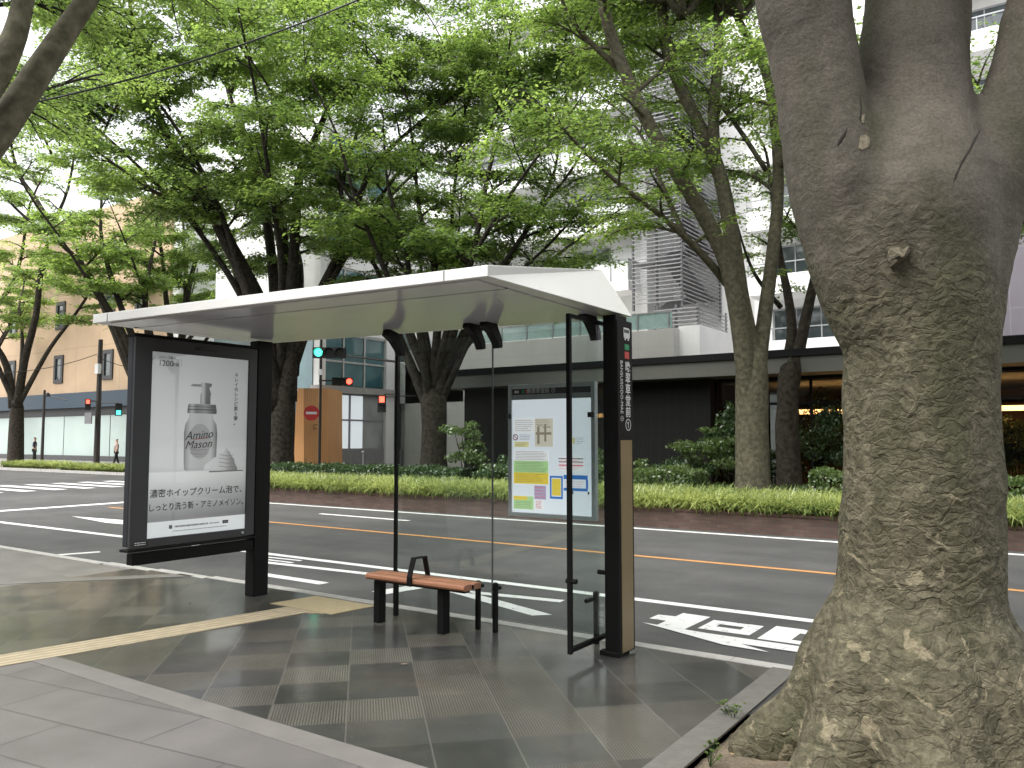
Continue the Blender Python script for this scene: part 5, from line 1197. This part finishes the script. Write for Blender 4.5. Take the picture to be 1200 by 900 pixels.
def window(parent, face, a0_, a1_, z0_, z1_, pos, depth=.25, fw=.12, m=M_winglass, mf=M_winframe, cross=0, out=.04):
    """frame standing proud with set-back pane; face 'y' looks to -Y at y=pos, 'x' looks to +X at x=pos"""
    f = MB(); g = MB()
    def bx(b, a, c, z, zz, p, q):
        if face == 'y': b.box(a, c, pos - p, pos - q, z, zz)
        else: b.box(pos + q, pos + p, a, c, z, zz)
    bx(f, a0_, a0_ + fw, z0_, z1_, out, -.02); bx(f, a1_ - fw, a1_, z0_, z1_, out, -.02); bx(f, a0_ + fw, a1_ - fw, z0_, z0_ + fw, out, -.02); bx(f, a0_ + fw, a1_ - fw, z1_ - fw, z1_, out, -.02)
    for k in range(cross):
        c = a0_ + (a1_ - a0_) * (k + 1) / (cross + 1); bx(f, c - fw * .3, c + fw * .3, z0_ + fw, z1_ - fw, out * .8, -.02)
    w = f.build('window', mf, parent)
    bx(g, a0_ + fw, a1_ - fw, z0_ + fw, z1_ - fw, .012, .003); g.build('pane', m, w)
    return w
# beige building at far left
BY = 31.0
be = thing('beige_building', (-70, BY, 0), 'beige office building with small dark windows over a frosted glass shop front', 'building')
MB().box(-110, -49.2, BY, BY + 18, 5.0, 18.6).build('wall', M_beige, be)
MB().box(-110, -49.2, BY + .3, BY + 18, 0, 3.9).build('ground_floor', mat('dark_stone', (.06, .06, .062), .5), be)
MB().box(-110, -49.1, BY - .25, BY + .5, 3.9, 5.02).build('sign_band', mat('navy_band', (.012, .035, .06), .4), be)
MB().box(-110, -49.15, BY - .1, BY + .35, 0, .35).build('plinth', mat('dark_stone', (.06, .06, .062), .5), be)
for xx in (-96, -88, -80, -71.9, -64.2, -57.2, -53.2):
    for z_ in (5.85, 10.0): 
        if z_ > 6 or xx != -53.2: window(be, 'y', xx, xx + 1.35, z_, z_ + 2.15, BY, fw=.28, out=.10)
px_ = [-109, -101, -93, -85, -77, -70, -63, -56.5, -49.4]
for i in range(8):
    p_ = MB().box(px_[i] + .05, px_[i + 1] - .05, BY + .28, BY + .295, .36, 3.3).build('shop_pane', M_frost, be)
MB().box(-110, -49.3, BY + .24, BY + .29, 3.31, 3.42).build('transom', M_winframe, be)
# white side block and grey block down the side street
wb = thing('white_side_building', (-48, 40, 0), 'white building end seen beside the beige building down the side street', 'building')
MB().box(-60, -48.9, 49.1, 70, 0, 24).build('wall', M_offwhite, wb); MB().box(-49.19, -48.2, BY + .2, 49, 0, 20.5).build('side_wall', M_offwhite, wb)
for k in range(4): window(wb, 'x', 34 + k * 3.4, 36 + k * 3.4, 6, 8, -48.2, m=M_winglass)
gb = thing('grey_side_building', (-44, 62, 0), 'pale grey building at the end of the side street', 'building')
MB().box(-58, -32, 72, 90, 0, 27).build('wall', M_lgrey, gb)
for z_ in (4, 8, 12, 16, 20):
    for k in range(5): window(gb, 'y', -56 + k * 4.6, -53.2 + k * 4.6, z_, z_ + 2.0, 72, cross=1, m=M_teal)
# glass corner building
CX = -28.3
gc = thing('glass_corner_building', (-30, 28, 0), 'corner building with teal upper windows over white blinds, left of the bench', 'building')
MB().box(-36.5, CX - .16, 25.62, 32, 7.25, 17).build('upper_wall', M_offwhite, gc); MB().box(-36.5, CX - .15, 25.6, 32, .0, 7.24).build('core', mat('interior_dark', (.09, .12, .12), .6, var=.4, scale=.5), gc)
M_frame = mat('pale_grey_frame', (.52, .52, .51), .5)
fz = MB(); 
for z0_, z1_ in ((0, 1.05),): fz.box(CX - .3, CX + .04, 25.4, 34.5, z0_, z1_)
fz.build('plinth', mat('plinth_grey', (.26, .26, .26), .7), gc)
MB().box(CX - .3, CX + .35, 25.2, 30.6, 3.75, 4.05).build('canopy_slab', M_concrete, gc)
MB().box(CX - .3, CX + .10, 25.35, 25.75, 1.05, 17).build('corner_column', M_offwhite, gc); MB().box(CX - .3, CX + .16, 29.75, 30.35, 0, 17).build('corner_column', M_offwhite, gc)
M_blind = mat('white_roller_blind', (.80, .83, .84), .6, var=.06, scale=.7, emit=(.85, .95, 1.0), es=.16)  # emission added to brighten blinds shaded by the street tree
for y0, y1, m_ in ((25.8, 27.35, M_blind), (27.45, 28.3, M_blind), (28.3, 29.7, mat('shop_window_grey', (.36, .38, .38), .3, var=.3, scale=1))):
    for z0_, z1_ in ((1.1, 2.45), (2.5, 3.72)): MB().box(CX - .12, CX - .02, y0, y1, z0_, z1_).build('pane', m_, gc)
fm_ = MB()
for y_ in (27.40, ): fm_.box(CX - .02, CX + .03, y_ - .05, y_ + .05, 1.06, 3.74)
for z_ in (1.08, 2.475, 3.70): fm_.box(CX - .02, CX + .028, 25.76, 29.74, z_ - .04, z_ + .04)
fm_.build('mullion', M_winframe if False else mat('grey_mullion', (.28, .28, .29), .5), gc)
for lev in range(4):
    zz0 = 4.06 + lev * 3.2
    for k, (y0, y1) in enumerate(((25.8, 26.9), (27.0, 28.3), (28.4, 29.7))):
        for z0_, z1_ in ((zz0 + .05, zz0 + 1.15), (zz0 + 1.22, zz0 + 2.45)):
            w = MB().box(CX - .13, CX - .03, y0, y1, z0_, z1_).build('window', M_teal, gc)
    g2 = MB(); 
    for y_ in (26.95, 28.35): g2.box(CX - .03, CX + .03, y_ - .04, y_ + .04, zz0, zz0 + 2.5)
    for z_ in (zz0 + 1.185, zz0 + 2.49): g2.box(CX - .03, CX + .028, 25.76, 29.74, z_ - .04, z_ + .04)
    g2.build('window_frame', M_frame, gc); MB().box(CX - .3, CX + .06, 25.76, 29.74, zz0 + 2.55, zz0 + 3.15).build('spandrel', M_offwhite, gc)
MB().box(-31.0, -28.6, 25.3, 25.55, 3.9, 7.2).build('window', M_teal, gc)
fl2 = MB()
for x_ in (-31.05, -29.8): fl2.box(x_ - .05, x_ + .05, 25.24, 25.3, 3.8, 7.2)
for z_ in (3.85, 7.2): fl2.box(-31.05, -28.62, 25.25, 25.3, z_ - .05, z_ + .05)
fl2.build('window_frame', M_frame, gc)
# annex right of it
an = thing('grey_annex', (-26, 33, 0), 'low grey annex with narrow shop windows and a sloping white parapet', 'building')
MB().box(-31, -24.4, 31.2, 37, 0, 3.4).build('wall', M_lgrey, an)
MB().hexa([(-31, 31.0, 3.4), (-24.2, 31.0, 3.4), (-24.2, 37, 3.4), (-31, 37, 3.4)], [(-31, 31.0, 6.6), (-24.2, 31.0, 3.9), (-24.2, 37, 3.9), (-31, 37, 6.6)]).build('parapet', M_offwhite, an)
for x_ in (-27.6, -26.0): window(an, 'y', x_, x_ + .9, 1.1, 3.1, 31.2, fw=.08)
# orange timber volume
ot = thing('timber_hoarding', (-28.5, 24, 0), 'orange timber clad block on short legs left of the traffic signal pole', 'hoarding')
dO = 34.0
P = lambda a, b_, d_=dO: D(a, b_, d_)
def col_pts(lst, d_): return [P(a, b_, d_) for a, b_ in lst]
l1 = col_pts([(333, 545), (356, 545), (356, 455), (349, 455), (346, 490), (336, 515), (333, 530)], dO)
back = [p + Vector((-1.2, 2.0, 0)) for p in l1]
o1 = MB().hexa(l1, back).build('panel', M_timber, ot)
r1 = [P(356, 545, dO), P(384, 545, dO + 1.2), P(384, 455, dO + 1.2), P(356, 455, dO)]
o2 = MB().hexa(r1, [p + Vector((-1.2, 2.0, 0)) for p in r1]).build('panel', M_timber, ot)
lg = []
for a in (340, 368, 379): 
    q = P(a, 545, dO + .9); MB().tube([(q.x, q.y, -.02), (q.x, q.y, q.z + .05)], .05, 8).build('leg', M_dark, ot)
gl_ = MB()
for a, b_ in ((341, 500), (369, 500)):
    q = P(a, b_, dO - .06 if a < 350 else dO + .45)
    for dx_, dz_ in ((-.12, 0), (.05, .08), (0, -.09)): gl_.box(q.x + dx_ - .11, q.x + dx_ + .11, q.y - .02, q.y + .01, q.z + dz_ - .012, q.z + dz_ + .012)
gl_.build('lettering', M_dark, ot)
# dark pavilion
dp = thing('dark_pavilion', (-10, 24, 0), 'long low black pavilion with a thin flat roof and an orange lit interior', 'building')
MB().box(-19.2, 14, 22.9, 34, 3.88, 4.08).build('roof', mat('black_fascia', (.008, .008, .009), .6, spec=.15), dp)
MB().box(-19.0, 14, 23.0, 33.8, 3.42, 3.879).build('soffit', mat('olive_grey_soffit', (.11, .11, .095), .6, var=.05), dp)
MB().box(-18.6, -9.0, 23.9, 30, 0, 3.419).build('wall', M_darkwall, dp)
MB().box(-8.99, 14, 24.4, 24.44, 0, 3.35).build('window', glass_mat('pavilion_glass', tint=(.55, .58, .58), gl=.7), dp)
ml = MB()
for x_ in (-8.98, -6.1, -3.2, -.3, 2.6, 5.5, 8.4): ml.box(x_ - .04, x_ + .04, 24.33, 24.39, 0, 3.415)
ml.box(-8.9, 14, 24.335, 24.385, 2.58, 2.66); ml.box(-8.9, 14, 24.34, 24.38, 3.33, 3.415); ml.build('mullion', M_black, dp)
MB().box(-9, 14, 33, 33.2, 0, 3.4).build('back_wall', mat('warm_interior_wall', (.16, .09, .05), .7), dp)
MB().box(-9, 14, 24.5, 33, -.0, .03).build('floor', mat('interior_floor', (.10, .09, .08), .5), dp)
MB().box(-8.9, 14, 24.6, 32.9, 3.30, 3.41).build('ceiling', mat('interior_ceiling', (.35, .36, .34), .7), dp)
MB().box(-7.5, 12, 26.4, 26.6, 2.36, 2.50).build('ceiling_light', mat('warm_strip_light', (.8, .5, .25), .5, emit=(1.0, .48, .16), es=5.0), dp)
MB().box(-8.5, 12, 29.5, 29.7, 0, 2.7).build('counter', mat('dark_partition', (.10, .045, .02), .6), dp)
# hotel behind
ho = thing('white_hotel', (-15, 38, 0), 'tall white building with glass fronted balconies rising behind the black pavilion', 'building')
HY = 38.0
MB().box(-31, -17.6, HY, 56, 0, 27).build('wall', M_offwhite, ho)
MB().box(-17.6, -12.5, HY + 3.5, 56, 0, 30).build('wall', M_offwhite, ho)
MB().box(-12.5, 14, HY + 1.5, 56, 0, 30).build('wall', M_offwhite, ho)
M_bal = mat('frosted_white_balustrade', (.70, .72, .72), .3, var=.03); M_rail = mat('balcony_rail', (.32, .33, .34), .4, metal=.3)
for lev in range(6):
    z_ = 9.6 + lev * 3.2
    sl = MB().box(-31, -17.9, HY - 1.6, HY - .002, z_ - .5, z_).build('balcony', M_offwhite, ho)
    MB().box(-30.9, -17.95, HY - 1.55, HY - 1.52, z_ + .05, z_ + 1.05).build('balustrade', M_bal, sl); MB().box(-17.98, -17.95, HY - 1.5, HY - .05, z_ + .05, z_ + 1.05).build('balustrade', M_bal, sl)
    rl = MB(); rl.box(-30.95, -17.9, HY - 1.6, HY - 1.555, z_ + 1.06, z_ + 1.12); rl.box(-17.96, -17.9, HY - 1.55, HY, z_ + 1.06, z_ + 1.12)
    for k in range(14): rl.box(-30.9 + k - .02, -30.9 + k + .02, HY - 1.6, HY - 1.556, z_, z_ + 1.06)
    rl.build('rail', M_rail, sl)
    for k in range(4):
        window(ho, 'y', -22.6 - k * 3.2 + .6, -20.3 - k * 3.2 + .6, z_ + .9, z_ + 2.2, HY, fw=.08, cross=1, mf=M_rail)
# lower concrete wing with glass balustrade
lw_ = thing('concrete_wing', (-20, 30, 0), 'pale concrete wing with a green glass balustrade behind the timetable board', 'building')
MB().box(-28, -13.2, 31, 37.9, 0, 6.15).build('wall', M_lgrey, lw_)
MB().box(-13.2, -12.3, 31.6, 37.9, 0, 6.3).build('side_wall', M_offwhite, lw_)
MB().box(-24.8, -13.3, 31.1, 31.13, 6.2, 6.85).build('balustrade', mat('green_tinted_glass', (.30, .42, .40), .12, var=.1), lw_)
rb = MB(); rb.box(-24.8, -13.3, 31.08, 31.15, 6.86, 6.91)
for k in range(9): rb.box(-24.8 + k * 1.42 - .03, -24.8 + k * 1.42 + .03, 31.06, 31.09, 6.15, 6.86)
rb.build('rail', M_rail, lw_)
# windows of a building behind, seen left of wing
bk = thing('glass_office_building', (-34, 50, 0), 'teal glazed office block showing between the leaves above the shelter', 'building')
MB().box(-31.9, -31.2, 34, 48, 0, 15).build('side_wall', M_offwhite, bk); MB().box(-45, -31.9, 41, 55, 0, 18).build('wall', M_offwhite, bk)
for z_ in range(4):
    for k in range(4): window(bk, 'y', -44 + k * 3.1, -41.4 + k * 3.1, 3 + z_ * 3.2, 5.4 + z_ * 3.2, 41, cross=1, m=M_teal, mf=M_frame)
# louvred stair tower
stt = thing('stair_tower', (-15.5, 36, 0), 'open steel stair tower wrapped in horizontal grey louvres on the white building', 'stairs')
def louvre(name, x0, x1, y0, y1, z0, z1, pitch=.22, t=.05):
    b = MB(); z = z0
    while z < z1:
        b.box(x0, x1, y0 - .05, y0, z, z + t); b.box(x1, x1 + .05, y0, y1, z, z + t); z += pitch
    b.build(name, mat('louvre_grey', (.24, .24, .25), .5), stt)
    f = MB()
    for x_ in (x0, (x0 + x1) / 2, x1): f.box(x_ - .05, x_ + .05, y0 + .01, y0 + .11, z0 - .3, z1 + .1)
    f.box(x1 - .06, x1 + .0, y1 - .1, y1, z0 - .3, z1 + .1); f.build('frame', mat('louvre_frame', (.10, .10, .105), .5), stt)
louvre('louvre', -17.45, -14.9, 36.0, 41.4, 8.2, 24, .20)
louvre('louvre', -15.5, -13.4, 34.2, 38.0, 4.4, 7.6, .18)
fs = MB()
for k in range(7):
    z_ = 7.6 + k * 2.6
    fs.box(-17.4, -15.0, 36.15, 37.2, z_, z_ + .12); fs.box(-17.4, -15.0, 40.3, 41.3, z_ + 1.3, z_ + 1.42)
    fs.hexa([(-17.3, 37.2, z_), (-16.3, 37.2, z_), (-16.3, 40.3, z_ + 1.3), (-17.3, 40.3, z_ + 1.3)], [(-17.3, 37.2, z_ + .18), (-16.3, 37.2, z_ + .18), (-16.3, 40.3, z_ + 1.48), (-17.3, 40.3, z_ + 1.48)])
    fs.hexa([(-16.2, 40.3, z_ + 1.3), (-15.1, 40.3, z_ + 1.3), (-15.1, 37.2, z_ + 2.6), (-16.2, 37.2, z_ + 2.6)], [(-16.2, 40.3, z_ + 1.48), (-15.1, 40.3, z_ + 1.48), (-15.1, 37.2, z_ + 2.78), (-16.2, 37.2, z_ + 2.78)])
fs.build('flight', mat('stair_steel', (.16, .16, .165), .5), stt)
# right part: stacked white balconies
for lev in range(7):
    z_ = 5.6 + lev * 3.1
    for x0, x1 in ((-12.2, -7.6), (-4.6, 2), (4, 12)):
        sl = MB().box(x0, x1, HY - .4, HY + 1.498, z_ - .35, z_ + .55).build('balcony', M_offwhite, ho)
        rl = MB(); rl.box(x0, x1, HY - .4, HY - .35, z_ + 1.08, z_ + 1.13)
        for k in range(int((x1 - x0) / 1.1) + 1): rl.box(x0 + k * 1.1, x0 + k * 1.1 + .04, HY - .4, HY - .36, z_ + .55, z_ + 1.08)
        rl.build('rail', M_rail, sl)
        window(ho, 'y', x0 + .6, x1 - .6, z_ + .2, z_ + 2.3, HY + 1.5, cross=2, fw=.08, mf=M_rail)
MB().box(-7.55, -4.65, HY - .9, HY + 1.49, 0, 30).build('tower', M_offwhite, ho)
# unseen building added behind the viewpoint to darken reflections and ambient light
nb_ = thing('added_rear_building', (-10, -13, 0), 'unseen grey building added behind the viewpoint to darken reflections', 'building')
MB().box(-70, 50, -26, -13, 4.2, 12.5).build('wall', mat('grey_facade', (.16, .155, .15), .7, var=.1, scale=.3), nb_)
MB().box(-70, 50, -26, -14, 0, 4.19).build('added_building_base', mat('added_base_dark', (.06, .06, .06), .3, var=.3, scale=.4), nb_)
for k in range(14):
    for z_ in (5.4, 8.9): MB().box(-68 + k * 8, -63.5 + k * 8, -12.99, -12.93, z_, z_ + 2).build('window', M_winglass, nb_)
# mauve block at right edge
mv = thing('mauve_building', (8, 30, 0), 'mauve panelled wall visible past the right side of the huge trunk', 'building')
MB().box(-1.6, 16, 27.6, 37.0, 4.1, 9.4).build('wall', wallmat('mauve_panels', (.36, .32, .38), 2.4, 1.8, .015, 1.25), mv)
#==STREET==
# ------------------------------------------------------------------ poles, signals, wires
M_lens_off = mat('unlit_lens', (.03, .03, .03), .2)
M_sg_g = mat('lit_green_lamp', (.05, .5, .35), .3, emit=(.05, .95, .55), es=1.6); M_sg_r = mat('lit_red_lamp', (.5, .03, .02), .3, emit=(1, .07, .04), es=1.8)
M_pole = mat('dark_brown_pole', (.03, .024, .02), .5); M_sig = mat('signal_housing', (.012, .013, .013), .5)
def vsignal(root, c, dirv, w=1.1, lit='g', r=.13):
    """horizontal three-lamp head; dirv points to the viewer"""
    dv = Vector(dirv).normalized(); sd2 = Vector((0, 0, 1)).cross(dv).normalized(); up = Vector((0, 0, 1)); c = Vector(c)
    def obox(b, o, a, bb, cc):
        q = [o + sd2 * (a * i) + dv * (bb * j) for i, j in ((-1, -1), (1, -1), (1, 1), (-1, 1))]; b.hexa([p - up * cc for p in q], [p + up * cc for p in q])
    b = MB(); obox(b, c, w / 2, .07, r * 1.25); h = b.build('housing', M_sig, root, bevel=.02)
    order = {'g': 0, 'r': 2}.get(lit, -1)
    for k in range(3):
        o = c + sd2 * ((k - 1) * w * .32) + dv * .072
        m = {'g': M_sg_g, 'r': M_sg_r}[lit] if k == order else M_lens_off
        MB().tube([o, o + dv * .02], r * .9, 16).build('lamp', m, h)
        v = MB(); n = 12; pts = []
        for i in range(n + 1):
            t = math.pi * (-.12 + 1.24 * i / n); pts.append((sd2 * math.cos(t) + up * math.sin(t)))
        for i in range(n):
            v.hexa([o + pts[i] * r, o + pts[i] * r * 1.08, o + pts[i + 1] * r * 1.08, o + pts[i + 1] * r], [o + pts[i] * r + dv * .26, o + pts[i] * r * 1.08 + dv * .26, o + pts[i + 1] * r * 1.08 + dv * .26, o + pts[i + 1] * r + dv * .26])
        v.build('visor', M_sig, h)
def psignal(root, c, dirv, lit='r', w=.17, hh=.34):
    dv = Vector(dirv).normalized(); sd2 = Vector((0, 0, 1)).cross(dv).normalized(); up = Vector((0, 0, 1)); c = Vector(c)
    def obox(b, o, a, bb, cc):
        q = [o + sd2 * (a * i) + dv * (bb * j) for i, j in ((-1, -1), (1, -1), (1, 1), (-1, 1))]; b.hexa([p - up * cc for p in q], [p + up * cc for p in q])
    b = MB(); obox(b, c, w, .09, hh); h = b.build('housing', M_sig, root, bevel=.01)
    for k, (s_, col) in enumerate(((1, 'r'), (-1, 'g'))):
        o = c + up * s_ * hh * .48 + dv * .095; b = MB(); obox(b, o, w * .62, .004, hh * .34)
        b.build('lamp', (M_sg_r if col == 'r' else M_sg_g) if col == lit else M_lens_off, h)
        v = MB(); obox(v, o + up * hh * .40 + dv * .08, w * .85, .08, .012); v.build('visor', M_sig, h)
tocam = lambda p: Vector((-p[0], -p[1], 0))
# pole A with no-entry sign and signal arm
pa = D(374, 553, 33); pA = thing('traffic_signal_pole', (pa.x, pa.y, 0), 'slim dark signal pole carrying a round no entry sign in front of the timber block', 'signal pole', 'traffic signal poles')
MB().tube([(pa.x, pa.y, -.1), (pa.x, pa.y, D(374, 395, 33).z)], [.065, .05], 12).build('pole', M_pole, pA)
MB().tube([D(374, 446, 33), D(393, 446, 33)], .03, 8).build('arm', M_pole, pA)
vsignal(pA, D(401, 447.5, 33) + tocam(pa).normalized() * .2, tocam(pa), w=.85, lit='r', r=.13)
q = D(365, 484, 32.85); dv = tocam(q).normalized()
ns_ = MB().tube([q, q + dv * .02], .31, 28).build('no_entry_sign', mat('sign_red_face', (.55, .03, .03), .4), pA)
s2 = Vector((0, 0, 1)).cross(dv); bq = MB(); o = q + dv * .021
bq.hexa([o + s2 * -.22 - Vector((0, 0, .05)), o + s2 * .22 - Vector((0, 0, .05)), o + s2 * .22 + dv * .004 - Vector((0, 0, .05)), o + s2 * -.22 + dv * .004 - Vector((0, 0, .05))], [o + s2 * -.22 + Vector((0, 0, .05)), o + s2 * .22 + Vector((0, 0, .05)), o + s2 * .22 + dv * .004 + Vector((0, 0, .05)), o + s2 * -.22 + dv * .004 + Vector((0, 0, .05))])
bq.build('bar', M_whitetext, ns_); MB().tube([D(366, 483, 33), D(374, 483, 33)], .018, 6).build('bracket', M_pole, pA)
q = D(376, 436, 32.9); MB().box(q.x - .12, q.x + .12, q.y - .02, q.y, q.z - .12, q.z + .12).build('plate', M_white, pA)
# pole B and long arm
pb = D(465, 557, 29); pB = thing('traffic_signal_pole', (pb.x, pb.y, 0), 'thicker black signal pole with a long arm, behind the left glass edge of the shelter', 'signal pole', 'traffic signal poles')
MB().tube([(pb.x, pb.y, -.1), (pb.x, pb.y, D(465, 380, 29).z)], [.095, .08], 12).build('pole', M_pole, pB)
MB().tube([D(465, 424, 29), D(440, 421, 29.6), D(406, 417, 30)], [.045, .04, .03], 8).build('arm', M_pole, pB)
vsignal(pB, D(386, 413.5, 30.2), tocam(pb), w=1.25, lit='g', r=.165)
psignal(pB, D(447.5, 473, 28.8), tocam(pb), 'r', .15, .31); MB().tube([D(450, 462, 29), D(465, 462, 29)], .02, 6).build('bracket', M_pole, pB)
MB().tube([D(465, 464, 29), D(487, 464, 29)], .02, 6).build('bracket', M_pole, pB)
# utility pole far left
pc_ = D(113, 541, 50); pC = thing('utility_pole', (pc_.x, pc_.y, 0), 'brown utility pole with pedestrian signals in front of the frosted shop glass', 'utility pole')
MB().tube([(pc_.x, pc_.y, -.1), (pc_.x, pc_.y, D(114, 398, 50).z)], [.19, .13], 10).build('pole', M_pole, pC)
psignal(pC, D(103, 474, 49.6), tocam(pc_), 'r', .16, .34); psignal(pC, D(139, 480, 49.6), tocam(pc_), 'g', .20, .38)
q = D(103, 490, 49.6); MB().box(q.x - .4, q.x + .4, q.y, q.y + .06, q.z - .35, q.z + .35).build('back_plate', M_steelgrey, pC)
q = D(113, 432, 49.7); MB().box(q.x - .2, q.x + .2, q.y, q.y + .2, q.z - .3, q.z + .3).build('junction_box', M_whitetext, pC)
MB().tube([D(113, 472, 50), D(139, 472, 49.8)], .04, 6).build('bracket', M_pole, pC); MB().tube([D(113, 470, 50), D(103, 470, 49.8)], .04, 6).build('bracket', M_pole, pC)
# street lamp
pd = D(49, 541, 48); pD = thing('street_lamp', (pd.x, pd.y, 0), 'thin dark street lamp beside the man in the navy top', 'street lamp')
MB().tube([(pd.x, pd.y, -.1), (pd.x, pd.y, D(51, 457, 48).z)], [.10, .07], 8).build('pole', M_pole, pD)
MB().tube([D(51, 460, 48), D(60, 465, 48), D(78, 469, 48)], .03, 6).build('arm', M_pole, pD); q = D(56, 462, 48); MB().lathe((q.x, q.y, q.z - .1), [(.02, .2), (.12, .14), (.14, 0), (.05, -.04)][::-1], 10).build('lamp', M_dark, pD)
# bollard near building 2
q = D(426, 553, 31); bl = thing('bollard', (q.x, q.y, 0), 'thin grey upright post in front of the white blinds', 'post')
MB().tube([(q.x, q.y, -.05), (q.x, q.y, D(426, 531, 31).z)], .045, 10).build('post', M_steelgrey, bl); MB().tube([D(424, 530, 31), D(427, 530, 31)], .06, 8).build('cap', M_steelgrey, bl)
def wire(pts, r, label):
    o = MB().tube(pts, r, 5).build('overhead_wire', mat('black_cable', (.02, .022, .02), .5)); tag(o, label, 'wire')
w0, w1 = D(-60, 138, 11), D(470, -22, 11)
wire([w0 + (w1 - w0) * t + Vector((0, 0, -.25 * 4 * t * (1 - t))) for t in [i / 12 for i in range(13)]], .014, 'black overhead cable slanting across the leaves at the top left')
w0, w1 = D(114, 415, 50), D(-60, 432, 46)
wire([w0 + (w1 - w0) * t + Vector((0, 0, -.6 * 4 * t * (1 - t))) for t in [i / 8 for i in range(9)]], .022, 'thin wire sagging left from the utility pole top')
w0, w1 = D(114, 418, 50), D(200, 428, 60)
wire([w0 + (w1 - w0) * t + Vector((0, 0, -.5 * 4 * t * (1 - t))) for t in [i / 8 for i in range(9)]], .022, 'thin wire running right from the utility pole to the beige building')
# ------------------------------------------------------------------ people
def person(base, face, label, shirt, trousers, hair, h=1.68, step=.12, bag=None):
    t = thing('person', base, label, 'person'); s = h / 1.7; fx = Vector((math.cos(face), math.sin(face), 0)); sx_ = Vector((-fx.y, fx.x, 0)); U = Vector((0, 0, 1)); B = Vector(base)
    def J(f, l, z): return B + (fx * f + sx_ * l + U * z) * s
    def skinned(name, joints, edges, radii, m, root=0):
        me = bpy.data.meshes.new(name); me.from_pydata([tuple(j - B) for j in joints], edges, [])
        bmm = bmesh.new(); bmm.from_mesh(me); bmm.verts.layers.skin.verify(); bmm.to_mesh(me); bmm.free()
        o = bpy.data.objects.new(name, me); COL.objects.link(o)
        for i, r in enumerate(radii): me.skin_vertices[0].data[i].radius = (r * s, r * s)
        me.skin_vertices[0].data[root].use_root = True
        o.modifiers.new('k', 'SKIN'); sb_ = o.modifiers.new('s', 'SUBSURF'); sb_.levels = 1; sb_.render_levels = 1
        bpy.context.view_layer.update(); m2 = bpy.data.meshes.new_from_object(o.evaluated_get(bpy.context.evaluated_depsgraph_get())); bpy.data.objects.remove(o)
        m2.materials.clear(); m2.materials.append(m); m2.polygons.foreach_set('use_smooth', [True] * len(m2.polygons))
        q = bpy.data.objects.new(name, m2); COL.objects.link(q); q.parent = t; return q
    skin = mat('skin', (.42, .27, .20), .6)
    j = [J(0, 0, .92), J(0, 0, 1.15), J(0, 0, 1.38), J(.0, 0, 1.47), J(.01, 0, 1.58), J(.02, 0, 1.66), J(0, .17, 1.38), J(-.02, .22, 1.12), J(.06, .23, .90), J(.09, .23, .82), J(0, -.17, 1.38), J(-.02, -.22, 1.12), J(.06, -.23, .90), J(.09, -.23, .82),
         J(0, .09, .86), J(step * .5, .09, .48), J(step, .09, .08), J(step + .14, .10, .04), J(0, -.09, .86), J(-step * .3, -.09, .48), J(-step, -.09, .08), J(-step + .14, -.10, .04)]
    e = [(0, 1), (1, 2), (2, 3), (3, 4), (4, 5), (2, 6), (6, 7), (7, 8), (8, 9), (2, 10), (10, 11), (11, 12), (12, 13), (0, 14), (14, 15), (15, 16), (16, 17), (0, 18), (18, 19), (19, 20), (20, 21)]
    r = [.13, .12, .13, .055, .09, .085, .055, .045, .035, .035, .055, .045, .035, .035, .085, .06, .042, .035, .085, .06, .042, .035]
    skinned('body', j, e, r, skin)
    skinned('shirt', [J(0, 0, .95), J(0, 0, 1.17), J(0, 0, 1.38), J(0, .18, 1.37), J(-.02, .225, 1.12), J(.03, .23, .98), J(0, -.18, 1.37), J(-.02, -.225, 1.12), J(.03, -.23, .98)], [(0, 1), (1, 2), (2, 3), (3, 4), (4, 5), (2, 6), (6, 7), (7, 8)], [.155, .145, .145, .075, .062, .055, .075, .062, .055], shirt)
    skinned('trousers', [J(0, 0, .93), J(0, .09, .84), J(step * .5, .09, .48), J(step, .09, .12), J(0, -.09, .84), J(-step * .3, -.09, .48), J(-step, -.09, .12)], [(0, 1), (1, 2), (2, 3), (0, 4), (4, 5), (5, 6)], [.14, .105, .078, .062, .105, .078, .062], trousers)
    skinned('hair', [J(-.02, 0, 1.60), J(-.01, 0, 1.68)], [(0, 1)], [.10, .095], hair)
    if bag:
        b = MB(); q = J(.0, -.30, .95); b.box(-.12, .12, -.05, .05, 0, .28); b.v = [tuple(q + Vector(v)) for v in b.v]; b.build('bag', bag, t, bevel=.02)
M_hair = mat('dark_hair', (.015, .012, .01), .6)
q = D(40, 540, 53); person((q.x, q.y, 0), R(60), 'man in a navy top and dark trousers walking by the frosted shop glass', mat('navy_cloth', (.012, .02, .05), .8), mat('charcoal_cloth', (.03, .035, .035), .8), M_hair, 1.72, .06)
q = D(136, 546, 48.5); person((q.x, q.y, 0), R(250), 'person in a pale pink jacket and black trousers by the utility pole', mat('pale_pink_cloth', (.45, .33, .30), .8), mat('black_cloth', (.012, .012, .013), .8), mat('brown_hair', (.05, .03, .02), .6), 1.60, .16, bag=mat('black_bag', (.01, .01, .01), .6))
